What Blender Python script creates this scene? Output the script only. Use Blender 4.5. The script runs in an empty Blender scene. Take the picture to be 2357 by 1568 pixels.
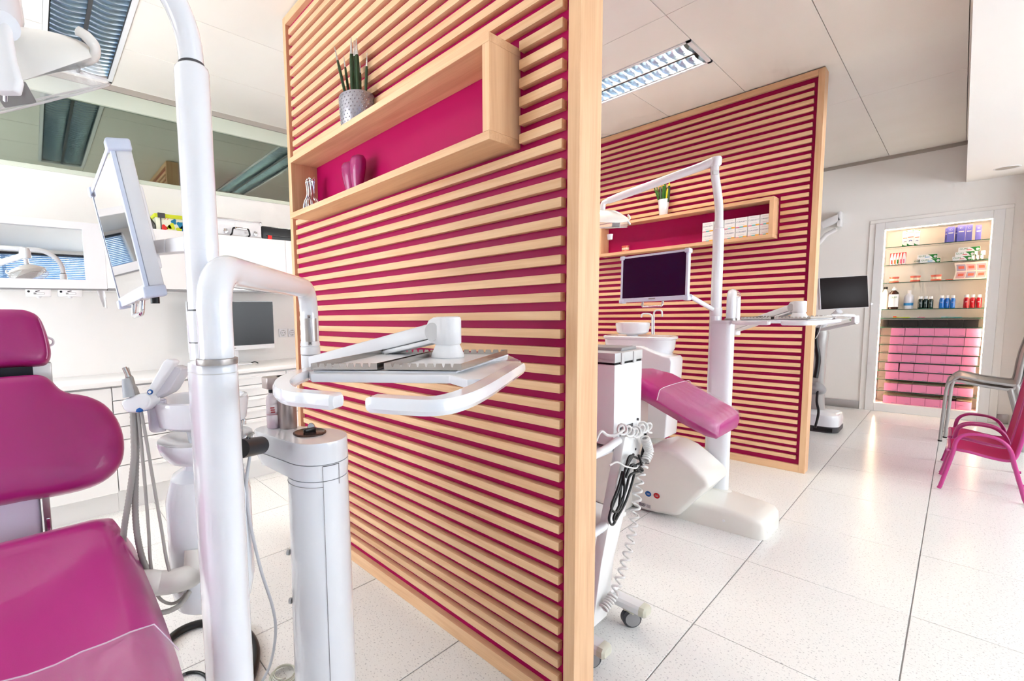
import bpy, bmesh, math, random
from mathutils import Vector, Matrix
random.seed(7)
SC = bpy.context.scene
COL = SC.collection
# exposure; daylight: window wall, its blinded window, window behind; added ceiling fill outside both; niche strip; tubes
EXPO, DAY_X, DAY_N, DAY_F, FILL, FILL_F, LED, TUBE = 0.62, 46.0, 30.0, 42.0, 36.0, 125.0, 22.0, 150.0
# ------------------------------------------------------------------ camera
IW, IH = 2357.0, 1568.0
YAW, PITCH, ROLL, FPX = 0.8955676508, -0.0811826490, -0.0218261256, 1039.3106734
PCX, PCY = 913.8749189, 806.6239330
CAM = Vector((0.0, 0.0, 1.167))
_f = Vector((-math.sin(YAW), math.cos(YAW), 0)); _r = Vector((math.cos(YAW), math.sin(YAW), 0)); _u = Vector((0, 0, 1))
FWD = _f*math.cos(PITCH) + _u*math.sin(PITCH); _u2 = _u*math.cos(PITCH) - _f*math.sin(PITCH)
RGT = _r*math.cos(ROLL) + _u2*math.sin(ROLL); UPV = _u2*math.cos(ROLL) - _r*math.sin(ROLL)
cam = bpy.data.cameras.new('camera'); camo = bpy.data.objects.new('camera', cam); COL.objects.link(camo)
cam.sensor_width = 36.0; cam.sensor_fit = 'HORIZONTAL'
cam.lens = FPX/IW*36.0
cam.shift_x = (IW/2-PCX)/IW; cam.shift_y = (PCY-IH/2)/IW
cam.clip_start = 0.02; cam.clip_end = 60
_m = Matrix((RGT, UPV, -FWD)).transposed().to_4x4(); _m.translation = CAM
camo.matrix_world = _m
SC.camera = camo

def at(px, py, X=None, Y=None, Z=None, d=None):
    """point of the room seen at photo pixel (px,py) on the plane X=, Y=, Z= or at depth d (used to survey the room)"""
    v = FWD + RGT*((px-PCX)/FPX) - UPV*((py-PCY)/FPX)
    if d is not None: t = d
    elif X is not None: t = (X-CAM.x)/v.x
    elif Y is not None: t = (Y-CAM.y)/v.y
    else: t = (Z-CAM.z)/v.z
    return CAM + v*t
# ------------------------------------------------------------------ light
W = bpy.data.worlds.new('world'); SC.world = W; W.use_nodes = True
bg = W.node_tree.nodes['Background']; bg.inputs[0].default_value = (0.80, 0.90, 1.0, 1); bg.inputs[1].default_value = 1.6
SC.view_settings.view_transform = 'Standard'; SC.view_settings.look = 'None'
SC.view_settings.exposure = EXPO; SC.view_settings.gamma = 1.0; SC.view_settings.use_curve_mapping = False
SC.cycles.max_bounces = 6; SC.cycles.diffuse_bounces = 4; SC.cycles.glossy_bounces = 3; SC.cycles.transmission_bounces = 3
SC.cycles.use_adaptive_sampling = True; SC.cycles.adaptive_threshold = 0.15; SC.cycles.adaptive_min_samples = 12
SC.cycles.transparent_max_bounces = 6; SC.cycles.caustics_reflective = False; SC.cycles.caustics_refractive = False
SC.cycles.sample_clamp_indirect = 6.0
def area(name, loc, rot, sx, sy, power, col=(1, 1, 1)):
    l = bpy.data.lights.new(name, 'AREA'); l.shape = 'RECTANGLE'; l.size = sx; l.size_y = sy; l.energy = power; l.color = col
    o = bpy.data.objects.new(name, l); COL.objects.link(o); o.location = loc; o.rotation_euler = rot
    return o
WX = 2.8      # window wall
FY = -1.75     # wall behind the camera
# daylight entering through the windows of the window wall and of the wall behind the camera
for (y0, y1), pw in (((-1.5, 0.9), DAY_N), ((1.2, 3.6), DAY_X), ((3.9, 6.3), DAY_X)):
    area('daylight', (WX+0.42, (y0+y1)/2, 1.55), (0, math.radians(90), 0), 1.45, y1-y0, pw, (0.93, 0.97, 1.0) if pw == DAY_X else (0.80, 0.90, 1.0))
for y0, y1 in ((-1.5, 0.9), (1.2, 3.6), (3.9, 6.3)):      # added lamps outside, aimed up to brighten the ceiling
    area('ceiling_fill', (WX+1.0, (y0+y1)/2, 0.45), (0, math.radians(128), 0), 1.3, y1-y0, FILL, (0.97, 0.98, 1.0))
area('ceiling_fill', (-2.35, FY-1.0, 0.45), (math.radians(128), 0, 0), 2.2, 1.3, FILL_F, (0.97, 0.98, 1.0))  # added fill lamp below the front-wall window, lifting the ceiling
area('daylight', (-2.35, FY-0.42, 1.55), (math.radians(90), 0, 0), 2.2, 1.45, DAY_F, (0.84, 0.92, 1.0))
# ------------------------------------------------------------------ materials
def lin(c):
    return tuple(((v/255.0)/12.92 if v <= 10 else ((v/255.0+0.055)/1.055)**2.4) for v in c)
MATS = {}
def mat(name, rgb, rough=0.5, metal=0.0, coat=0.0, noise=None, nscale=8, bump=0.0, bscale=60, trans=0.0, alpha=1.0, emis=None, estr=0.0, ior=1.45, spec=0.5):
    m = bpy.data.materials.new(name); m.use_nodes = True; nt = m.node_tree; N = nt.nodes; L = nt.links
    b = N['Principled BSDF']; c = lin(rgb)+(1,)
    b.inputs['Base Color'].default_value = c; b.inputs['Roughness'].default_value = rough; b.inputs['Metallic'].default_value = metal
    b.inputs['Coat Weight'].default_value = coat; b.inputs['Coat Roughness'].default_value = 0.06; b.inputs['IOR'].default_value = ior
    b.inputs['Transmission Weight'].default_value = trans; b.inputs['Alpha'].default_value = alpha
    b.inputs['Specular IOR Level'].default_value = spec
    if emis: b.inputs['Emission Color'].default_value = lin(emis)+(1,); b.inputs['Emission Strength'].default_value = estr
    if noise or bump:
        tc = N.new('ShaderNodeTexCoord')
    if noise:
        nz = N.new('ShaderNodeTexNoise'); nz.inputs['Scale'].default_value = nscale; nz.inputs['Detail'].default_value = 4
        L.new(tc.outputs['Object'], nz.inputs['Vector'])
        mx = N.new('ShaderNodeMix'); mx.data_type = 'RGBA'; mx.inputs['A'].default_value = c; mx.inputs['B'].default_value = lin(noise)+(1,)
        L.new(nz.outputs['Fac'], mx.inputs['Factor']); L.new(mx.outputs['Result'], b.inputs['Base Color'])
    if bump:
        n2 = N.new('ShaderNodeTexNoise'); n2.inputs['Scale'].default_value = bscale; L.new(tc.outputs['Object'], n2.inputs['Vector'])
        bp = N.new('ShaderNodeBump'); bp.inputs['Strength'].default_value = bump; bp.inputs['Distance'].default_value = 0.002
        L.new(n2.outputs['Fac'], bp.inputs['Height']); L.new(bp.outputs['Normal'], b.inputs['Normal'])
    MATS[name] = m
    return m
def wood(name, base, dark, axis):
    """maple: fine grain streaked along one axis, each board with its own tone and offset"""
    m = bpy.data.materials.new(name); m.use_nodes = True; nt = m.node_tree; N = nt.nodes; L = nt.links
    b = N['Principled BSDF']; b.inputs['Roughness'].default_value = 0.42; b.inputs['Specular IOR Level'].default_value = 0.35
    g = N.new('ShaderNodeNewGeometry'); oi = N.new('ShaderNodeObjectInfo')
    off = N.new('ShaderNodeVectorMath'); off.operation = 'MULTIPLY_ADD'
    cmb = N.new('ShaderNodeCombineXYZ')
    for k in range(3): L.new(oi.outputs['Random'], cmb.inputs[k])
    off.inputs[1].default_value = (17, 23, 31); L.new(cmb.outputs[0], off.inputs[0]); L.new(g.outputs['Position'], off.inputs[2])
    mp = N.new('ShaderNodeMapping'); s = [26.0, 26.0, 26.0]; s[axis] = 2.2
    mp.inputs['Scale'].default_value = s; L.new(off.outputs[0], mp.inputs['Vector'])
    n1 = N.new('ShaderNodeTexNoise'); n1.inputs['Scale'].default_value = 1.0; n1.inputs['Detail'].default_value = 5; n1.inputs['Distortion'].default_value = 0.8
    L.new(mp.outputs[0], n1.inputs['Vector'])
    mp2 = N.new('ShaderNodeMapping'); s2 = [220.0]*3; s2[axis] = 6.0; mp2.inputs['Scale'].default_value = s2; L.new(off.outputs[0], mp2.inputs['Vector'])
    n2 = N.new('ShaderNodeTexNoise'); n2.inputs['Scale'].default_value = 1.0; n2.inputs['Detail'].default_value = 3; L.new(mp2.outputs[0], n2.inputs['Vector'])
    cr = N.new('ShaderNodeValToRGB'); cr.color_ramp.elements[0].position = 0.32; cr.color_ramp.elements[1].position = 0.62
    cr.color_ramp.elements[0].color = lin(dark)+(1,); cr.color_ramp.elements[1].color = lin(base)+(1,)
    ad = N.new('ShaderNodeMath'); ad.operation = 'MULTIPLY_ADD'; ad.inputs[1].default_value = 0.3; L.new(n2.outputs['Fac'], ad.inputs[0])
    sc = N.new('ShaderNodeMath'); sc.operation = 'MULTIPLY'; sc.inputs[1].default_value = 0.72; L.new(n1.outputs['Fac'], sc.inputs[0]); L.new(sc.outputs[0], ad.inputs[2])
    L.new(ad.outputs[0], cr.inputs['Fac'])
    hs = N.new('ShaderNodeHueSaturation'); L.new(cr.outputs['Color'], hs.inputs['Color'])
    vr = N.new('ShaderNodeMapRange'); vr.inputs['To Min'].default_value = 0.94; vr.inputs['To Max'].default_value = 1.05
    L.new(oi.outputs['Random'], vr.inputs['Value']); L.new(vr.outputs[0], hs.inputs['Value'])
    L.new(hs.outputs[0], b.inputs['Base Color'])
    MATS[name] = m
wood('maple_x', (236, 194, 152), (218, 168, 126), 0)
wood('maple_y', (236, 194, 152), (218, 168, 126), 1)
wood('maple_z', (236, 194, 152), (218, 168, 126), 2)
def speckle(name, base, dark, light, rough):
    m = bpy.data.materials.new(name); m.use_nodes = True; nt = m.node_tree; N = nt.nodes; L = nt.links
    b = N['Principled BSDF']; b.inputs['Roughness'].default_value = rough; b.inputs['Specular IOR Level'].default_value = 0.45
    g = N.new('ShaderNodeNewGeometry')
    cur = None
    for sc_, lo, hi, colr, base_c in ((150, 0.60, 0.70, dark, base), (330, 0.62, 0.72, light, None)):
        nz = N.new('ShaderNodeTexNoise'); nz.inputs['Scale'].default_value = sc_; nz.inputs['Detail'].default_value = 1.5
        L.new(g.outputs['Position'], nz.inputs['Vector'])
        r = N.new('ShaderNodeMapRange'); r.inputs['From Min'].default_value = lo; r.inputs['From Max'].default_value = hi; L.new(nz.outputs['Fac'], r.inputs['Value'])
        mx = N.new('ShaderNodeMix'); mx.data_type = 'RGBA'; mx.inputs['B'].default_value = lin(colr)+(1,)
        if cur is None: mx.inputs['A'].default_value = lin(base)+(1,)
        else: L.new(cur, mx.inputs['A'])
        L.new(r.outputs[0], mx.inputs['Factor']); cur = mx.outputs['Result']
    L.new(cur, b.inputs['Base Color']); MATS[name] = m
speckle('terrazzo', (241, 241, 239), (196, 196, 197), (226, 225, 223), 0.20)
mat('grout', (176, 174, 174), 0.8)
mat('plaster', (246, 243, 239), 0.75)
mat('ceiling_board', (246, 242, 235), 0.8, noise=(238, 233, 224), nscale=2.5)
mat('ceiling_gap', (150, 144, 136), 0.9)
mat('trim_grey', (178, 170, 160), 0.5)
mat('pink_board', (172, 0, 82), 0.42, spec=0.25)
mat('white_lacquer', (240, 239, 238), 0.28, coat=0.3)
mat('white_gloss', (234, 236, 241), 0.16, coat=0.7)
mat('white_plastic', (234, 234, 236), 0.35)
mat('warm_white', (232, 229, 222), 0.3, coat=0.3)
mat('light_grey', (200, 199, 199), 0.4)
mat('mid_grey', (150, 149, 150), 0.4)
mat('dark_grey', (70, 70, 74), 0.45)
mat('black', (16, 16, 18), 0.35)
mat('black_gap', (22, 21, 20), 0.8)
mat('black_gloss', (10, 10, 13), 0.08, coat=0.5)
mat('chrome', (215, 216, 218), 0.12, metal=1.0)
mat('steel', (190, 186, 182), 0.24, metal=1.0)
mat('brushed', (176, 172, 170), 0.38, metal=1.0)
mat('louvre', (214, 228, 240), 0.2, metal=1.0)  # blue tint put into the metal colour for reflected sky
mat("magenta_vinyl", (172, 38, 120), 0.33, coat=0.18, bump=0.05, bscale=400)
mat('clear_plastic', (255, 250, 252), 0.08, alpha=0.16)
mat('clear_box', (235, 235, 245), 0.12, alpha=0.35)
mat('hose_grey', (168, 164, 158), 0.5)
mat('hose_white', (226, 224, 222), 0.4)
mat('pink_mesh', (206, 14, 106), 0.7, bump=0.15, bscale=900)
mat('pink_paint', (186, 56, 132), 0.3, coat=0.3)
mat('silver_paint', (172, 170, 168), 0.4, metal=0.3)
mat('box_pink', (236, 142, 180), 0.6)
mat('box_inside', (214, 202, 170), 0.7)
mat('blue_badge', (0, 84, 160), 0.35)
mat('red_badge', (190, 20, 30), 0.35)
mat('leaf_dark', (26, 46, 26), 0.4, noise=(44, 70, 30), nscale=30)
mat('leaf_green', (70, 130, 40), 0.45, noise=(40, 90, 30), nscale=30)
mat('yellow', (236, 208, 20), 0.5)
mat('silver_glitter', (210, 208, 206), 0.25, metal=0.8, bump=0.9, bscale=500)
mat('soil', (60, 44, 34), 0.9)
mat('tube_lit', (255, 250, 240), 0.4, emis=(255, 244, 228), estr=TUBE)
mat('led_strip', (255, 240, 220), 0.5, emis=(255, 218, 178), estr=LED)
# transom glass: coated pane before an unlit room, mirrors the ceiling
m = bpy.data.materials.new('transom_glass'); m.use_nodes = True; N = m.node_tree.nodes; L = m.node_tree.links
b = N['Principled BSDF']; b.inputs['Base Color'].default_value = (0.10, 0.125, 0.105, 1); b.inputs['Roughness'].default_value = 0.03; b.inputs['Metallic'].default_value = 1.0
b.inputs['Base Color'].default_value = (0.27, 0.31, 0.26, 1)
MATS['transom_glass'] = m
mat('mirror', (236, 238, 238), 0.01, metal=1.0)
mat('pane', (255, 255, 255), 0.0, alpha=0.06)
m = bpy.data.materials.new('blind'); m.use_nodes = True; N = m.node_tree.nodes; L = m.node_tree.links
b = N['Principled BSDF']; b.inputs['Base Color'].default_value = lin((176, 204, 228))+(1,); b.inputs['Roughness'].default_value = 0.5
tr_ = N.new('ShaderNodeBsdfTranslucent'); tr_.inputs['Color'].default_value = lin((150, 190, 222))+(1,); mx = N.new('ShaderNodeMixShader'); mx.inputs[0].default_value = 0.35
L.new(b.outputs[0], mx.inputs[1]); L.new(tr_.outputs[0], mx.inputs[2]); L.new(mx.outputs[0], N['Material Output'].inputs['Surface']); MATS['blind'] = m

# ------------------------------------------------------------------ mesh helpers
class MB:
    def __init__(s): s.v = []; s.f = []
    def add(s, vs, fs):
        o = len(s.v); s.v += [tuple(v) for v in vs]; s.f += [tuple(i+o for i in f) for f in fs]; return s
    def box(s, lo, hi):
        x0, y0, z0 = lo; x1, y1, z1 = hi
        return s.add([(x0,y0,z0),(x1,y0,z0),(x1,y1,z0),(x0,y1,z0),(x0,y0,z1),(x1,y0,z1),(x1,y1,z1),(x0,y1,z1)],
                     [(0,3,2,1),(4,5,6,7),(0,1,5,4),(1,2,6,5),(2,3,7,6),(3,0,4,7)])
    def obox(s, c, ax, ay, az, hx, hy, hz):
        c = Vector(c); ax = Vector(ax).normalized(); ay = Vector(ay).normalized(); az = Vector(az).normalized()
        P = [c+ax*(hx*i)+ay*(hy*j)+az*(hz*k) for k in (-1,1) for i, j in ((-1,-1),(1,-1),(1,1),(-1,1))]
        return s.add(P, [(0,3,2,1),(4,5,6,7),(0,1,5,4),(1,2,6,5),(2,3,7,6),(3,0,4,7)])
    def prism(s, poly, h, to3):
        """polygon (2d list) extruded: to3(u,v,w) maps, w from 0 to h"""
        n = len(poly)
        vs = [to3(u, v, 0) for u, v in poly]+[to3(u, v, h) for u, v in poly]
        return s.add(vs, [tuple(range(n-1,-1,-1)), tuple(range(n,2*n))]+[(i,(i+1)%n,n+(i+1)%n,n+i) for i in range(n)])
    def loft(s, rings, cap=True, closed=True):
        n = len(rings[0]); m_ = len(rings); vs = [p for r in rings for p in r]; fs = []
        for k in range(m_-1):
            for i in range(n if closed else n-1):
                fs.append((k*n+i, k*n+(i+1)%n, (k+1)*n+(i+1)%n, (k+1)*n+i))
        if cap: fs += [tuple(range(n-1,-1,-1)), tuple(range((m_-1)*n, m_*n))]
        return s.add(vs, fs)
    def tube(s, path, r, n=16, cap=True, squash=None):
        P = [Vector(p) for p in path]; k = len(P); R = r if isinstance(r, (list, tuple)) else [r]*k
        T = []
        for i in range(k):
            a = P[max(i-1, 0)]; b_ = P[min(i+1, k-1)]; T.append((b_-a).normalized())
        up = Vector((0,0,1)) if abs(T[0].z) < 0.9 else Vector((1,0,0))
        nx = T[0].cross(up).normalized(); rings = []
        for i in range(k):
            nx = (nx-T[i]*nx.dot(T[i])).normalized(); ny = T[i].cross(nx)
            rings.append([P[i]+nx*(R[i]*math.cos(2*math.pi*j/n))+ny*(R[i]*(squash or 1)*math.sin(2*math.pi*j/n)) for j in range(n)])
        return s.loft(rings, cap)
    def lathe(s, prof, o=(0,0,0), az=(0,0,1), n=28):
        """profile of (radius, height)"""
        o = Vector(o); az = Vector(az).normalized(); up = Vector((1,0,0)) if abs(az.x) < 0.9 else Vector((0,1,0))
        ax = up.cross(az).normalized(); ay = az.cross(ax)
        rings = [[o+az*h+(ax*math.cos(2*math.pi*j/n)+ay*math.sin(2*math.pi*j/n))*max(r, 1e-5) for j in range(n)] for r, h in prof]
        return s.loft(rings, True)
    def build(s, name, m_, parent=None, bev=0, seg=2, ang=40, sub=0, bang=30):
        me = bpy.data.meshes.new(name); me.from_pydata([tuple(v) for v in s.v], [], s.f)
        bm = bmesh.new(); bm.from_mesh(me)
        bmesh.ops.recalc_face_normals(bm, faces=bm.faces)
        if bev:
            ed = [e for e in bm.edges if len(e.link_faces) == 2 and e.calc_face_angle(0) > math.radians(bang)]
            bmesh.ops.bevel(bm, geom=ed, offset=bev, segments=seg, profile=0.5, affect='EDGES', clamp_overlap=True)
        bm.to_mesh(me); bm.free()
        me.polygons.foreach_set('use_smooth', [True]*len(me.polygons)); me.set_sharp_from_angle(angle=math.radians(ang))
        me.materials.append(MATS[m_] if isinstance(m_, str) else m_)
        o = bpy.data.objects.new(name, me); COL.objects.link(o)
        if sub:
            md = o.modifiers.new('subdivision', 'SUBSURF'); md.levels = sub; md.render_levels = sub
        if parent is not None: par(o, parent)
        return o
def par(o, p):
    o.parent = p; o.matrix_parent_inverse = p.matrix_world.inverted() if p.type != 'EMPTY' else Matrix.Translation(-Vector(p.location))
def empty(name, loc, label, cat, group=None):
    o = bpy.data.objects.new(name, None); COL.objects.link(o); o.location = loc; o.empty_display_size = 0.05
    return tag(o, label, cat, group)
def tag(o, label, cat, group=None):
    o['label'] = label; o['category'] = cat; o['kind'] = 'thing'
    if group: o['group'] = group
    return o
def struct(o): o['kind'] = 'structure'; return o
def boxo(name, lo, hi, m_, parent=None, bev=0.0, seg=2):
    return MB().box(lo, hi).build(name, m_, parent, bev, seg)
def inst(src, parent, loc):
    """another piece sharing src's mesh, shifted by loc from it"""
    o = bpy.data.objects.new(src.name.split('.')[0], src.data); COL.objects.link(o); o.location = loc
    if parent is not None: par(o, parent)
    return o
def spline(pts, n=8):
    """Catmull-Rom through the points"""
    P = [Vector(p) for p in pts]; out = []
    for i in range(len(P)-1):
        p0 = P[max(i-1,0)]; p1 = P[i]; p2 = P[i+1]; p3 = P[min(i+2,len(P)-1)]
        for k in range(n):
            t = k/n
            out.append(0.5*((2*p1)+(p2-p0)*t+(2*p0-5*p1+4*p2-p3)*t*t+(3*p1-p0-3*p2+p3)*t**3))
    out.append(P[-1]); return out
def bent(pts, r, n=8):
    """polyline with rounded corners of radius r"""
    P = [Vector(p) for p in pts]; out = [P[0]]
    for i in range(1, len(P)-1):
        a = (P[i-1]-P[i]); b_ = (P[i+1]-P[i]); t = min(r, a.length*0.49, b_.length*0.49)
        A = P[i]+a.normalized()*t; B = P[i]+b_.normalized()*t
        for k in range(n+1):
            s = k/n; out.append(A*(1-s)**2+P[i]*(2*s*(1-s))+B*s*s)
    out.append(P[-1]); return out
def rrect(w, h, r, n=6):
    """rounded rectangle outline centred on 0"""
    out = []
    for cx, cy, a0 in ((w/2-r, h/2-r, 0), (-w/2+r, h/2-r, 90), (-w/2+r, -h/2+r, 180), (w/2-r, -h/2+r, 270)):
        for k in range(n+1):
            a = math.radians(a0+90*k/n); out.append((cx+r*math.cos(a), cy+r*math.sin(a)))
    return out
def text(name, s, size, loc, ax, ay, m_, parent, depth=0.0003, align='CENTER'):
    """flat print: lettering lying in the plane of ax (reading direction) and ay (up)"""
    c = bpy.data.curves.new(name, 'FONT'); c.body = s; c.size = size; c.align_x = align; c.align_y = 'CENTER'; c.extrude = depth; c.resolution_u = 2
    c.materials.append(MATS[m_] if isinstance(m_, str) else m_)
    tmp = bpy.data.objects.new(name, c); COL.objects.link(tmp)
    me = bpy.data.meshes.new_from_object(tmp); bpy.data.objects.remove(tmp); bpy.data.curves.remove(c)
    o = bpy.data.objects.new(name, me); COL.objects.link(o)
    ax = Vector(ax).normalized(); ay = Vector(ay); ay = (ay-ax*ay.dot(ax)).normalized(); az = ax.cross(ay)
    M = Matrix((ax, ay, az)).transposed().to_4x4(); M.translation = Vector(loc)
    if parent is not None: par(o, parent)
    o.matrix_world = M if parent is None else M
    if parent is not None: o.matrix_basis = M
    return o

# ------------------------------------------------------------------ the room
LX, BY, CZ = -3.57, 7.10, 2.70
TX, TY, TW, TH = -0.563, 1.827, 0.5, 0.6525
fl = struct(boxo('floor', (LX-0.1, FY-0.1, -0.08), (WX+0.1, BY+0.1, -0.004), 'grout'))
tl = boxo('tile', (0.0018, 0.0018, -0.004), (TW-0.0018, TH-0.0012, 0.0), 'terrazzo', None, 0.0008, 1)
first = True
for i in range(-7, 7):
    for j in range(-6, 9):
        x = TX+i*TW; y = TY+j*TH
        if x < LX-0.6 or x > WX or y > BY or y+TH < FY: continue
        if first: tl.location = (x, y, 0); par(tl, fl); first = False
        else: inst(tl, fl, (x, y, 0))
ce = struct(boxo('ceiling', (LX-0.1, FY-0.1, CZ+0.09), (WX+0.1, BY+0.1, CZ+0.2), 'ceiling_gap'))
def cpanel(x0, x1, y0, y1): 
    return boxo('panel', (x0+0.0015, y0+0.0015, CZ), (x1-0.0015, y1-0.0015, CZ+0.012), 'ceiling_board', ce, 0.001, 1)
LUMS = [(-3.53, -1.55, 0.14, 0.50), (-2.30, -1.055, 3.05, 3.43), (-3.50, -1.40, 1.83, 2.19)]
XJ = [-0.55+0.5*k for k in range(-7, 8)]
for a in XJ:
    b2 = a+0.5
    for y0, y1 in ((-1.75, 0.50), (0.50, 2.70), (2.70, 4.92), (4.92, 7.12)):
        # panels around the luminaires are cut away
        cuts = [l for l in LUMS if l[0] < b2-0.01 and l[1] > a+0.01 and l[2] < y1 and l[3] > y0]
        if b2 < LX: continue
        aa = max(a, LX-0.02)
        if not cuts: cpanel(aa, b2, y0, y1); continue
        l = cuts[0]
        if l[2]-y0 > 0.01: cpanel(aa, b2, y0, l[2])
        if y1-l[3] > 0.01: cpanel(aa, b2, l[3], y1)
        if l[0]-aa > 0.02: cpanel(aa, l[0], l[2], l[3])
        if b2-l[1] > 0.02: cpanel(l[1], b2, l[2], l[3])
# wall with the transom (left in the photo)
wl = struct(MB().box((LX-0.12, FY-0.1, 0), (LX, BY+0.1, 2.09)).box((LX-0.12, FY-0.1, 2.585), (LX, BY+0.1, CZ+0.1)).build('wall_left', 'plaster'))
w1 = struct(boxo('window_1', (LX-0.03, FY, 2.115), (LX-0.012, BY, 2.565), 'transom_glass'))
boxo('window_frame', (LX-0.05, FY, 2.09), (LX+0.006, BY, 2.118), mat('frame_green', (206, 212, 196), 0.45), w1, 0.003)
boxo('window_frame', (LX-0.05, FY, 2.562), (LX+0.006, BY, 2.664), 'frame_green', w1, 0.003)
struct(boxo('trim_1', (LX, FY, 2.665), (LX+0.012, BY, CZ), 'trim_grey'))
# wall with the lit shelf niche (far end)
NX0, NX1, NZ0, NZ1 = -0.547, 0.147, 0.088, 1.937
wb = struct(MB().box((LX-0.1, BY, 0), (NX0, BY+0.3, CZ+0.1)).box((NX1, BY, 0), (WX+0.1, BY+0.3, CZ+0.1)).box((NX0, BY, NZ1), (NX1, BY+0.3, CZ+0.1))
            .box((NX0, BY, 0), (NX1, BY+0.3, NZ0)).box((NX0, BY+0.26, NZ0), (NX1, BY+0.3, NZ1)).build('wall_back', 'plaster'))
struct(boxo('trim_2', (LX, BY-0.012, 2.665), (-0.03, BY, CZ), 'trim_grey'))
# wall of windows (seen only in the mirror and the screens) and wall behind the camera
wwn = [(-1.5, 0.9), (1.2, 3.6), (3.9, 6.3)]
mb = MB().box((WX, FY-0.1, 0), (WX+0.2, BY+0.1, 0.85)).box((WX, FY-0.1, 2.26), (WX+0.2, BY+0.1, CZ+0.1))
ys = [FY-0.1]+[v for w in wwn for v in w]+[BY+0.1]
for k in range(0, len(ys), 2): mb.box((WX, ys[k], 0.85), (WX+0.2, ys[k+1], 2.26))
struct(mb.build('wall_right', 'plaster'))
mb = MB().box((LX-0.1, FY-0.2, 0), (WX+0.1, FY, 0.85)).box((LX-0.1, FY-0.2, 2.26), (WX+0.1, FY, CZ+0.1)).box((LX-0.1, FY-0.2, 0.85), (-3.45, FY, 2.26)).box((-1.25, FY-0.2, 0.85), (WX+0.1, FY, 2.26))
struct(mb.build('wall_front', 'plaster'))
def window(n, lo, hi, ax):
    """frame of four bars and a mullion round a pane; ax = the axis across the wall"""
    fr = MB(); t = 0.05
    (x0, y0, z0), (x1, y1, z1) = lo, hi
    fr.box((x0, y0, z0), (x1, y1, z0+t)); fr.box((x0, y0, z1-t), (x1, y1, z1))
    if ax == 0:
        for c in (y0, (y0+y1)/2-t/2, y1-t): fr.box((x0, c, z0+t), (x1, c+t, z1-t))
        pn = ((x0+x1)/2-0.003, y0, z0), ((x0+x1)/2+0.003, y1, z1)
    else:
        for c in (x0, (x0+x1)/2-t/2, x1-t): fr.box((c, y0, z0+t), (c+t, y1, z1-t))
        pn = (x0, (y0+y1)/2-0.003, z0), (x1, (y0+y1)/2+0.003, z1)
    w = struct(fr.build('window_%d' % n, 'white_lacquer', None, 0.004)); boxo('pane', pn[0], pn[1], 'pane', w); return w
for k, (y0, y1) in enumerate(wwn): window(2+k, (WX+0.08, y0, 0.85), (WX+0.14, y1, 2.26), 0)
window(5, (-3.45, FY-0.14, 0.85), (-1.25, FY-0.08, 2.26), 1)
# venetian blind let down inside the window opposite the mirror
bl = empty('venetian_blind', (WX+0.05, -0.3, 0.86), 'pale blue venetian blind let down in the window reflected by the mirror', 'blind')
sl = None
for k in range(46):
    z = 0.88+k*0.0298
    if sl is None:
        sl = MB().obox((WX+0.045, -0.3, 0), (0.62, 0, 0.78), (0, 1, 0), (-0.78, 0, 0.62), 0.0178, 1.17, 0.0006).build('slat', 'blind', None); sl.location = (0, 0, z); par(sl, bl)
    else: inst(sl, bl, (0, 0, z))
boxo('head_rail', (WX+0.025, -1.48, 2.225), (WX+0.065, 0.88, 2.255), 'dark_grey', bl, 0.003)
for yy in (-1.1, -0.3, 0.5): boxo('cord', (WX+0.029, yy, 0.87), (WX+0.031, yy+0.002, 2.23), 'white_plastic', bl)
# dropped bulkhead over the right of the room
bk = struct(boxo('ceiling_bulkhead', (-0.03, FY, 2.31), (WX, BY, CZ), 'plaster'))
# skirting, downlight
struct(boxo('baseboard_back', (LX, BY-0.012, 0), (-0.662, BY, 0.085), 'brushed', None, 0.002))
struct(boxo('baseboard_right', (0.264, BY-0.012, 0), (0.33, BY, 0.09), 'brushed', None, 0.002))
struct(boxo('wall_pillar', (0.40, BY-0.30, 0), (0.62, BY, 2.31), 'plaster', None, 0.004))
dl = empty('downlight', (0.188, 6.65, 2.31), 'round recessed downlight in the white dropped bulkhead', 'downlight')
MB().lathe([(0.05, 0), (0.072, -0.004), (0.075, 0), (0.075, 0.004), (0.05, 0.004)], (0.188, 6.65, 2.31)).build('ring', 'white_plastic', dl)
MB().lathe([(0.0, -0.001), (0.064, -0.0015), (0.064, 0.001), (0, 0.001)], (0.188, 6.65, 2.3085)).build('cover', 'trim_grey', dl)
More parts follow.
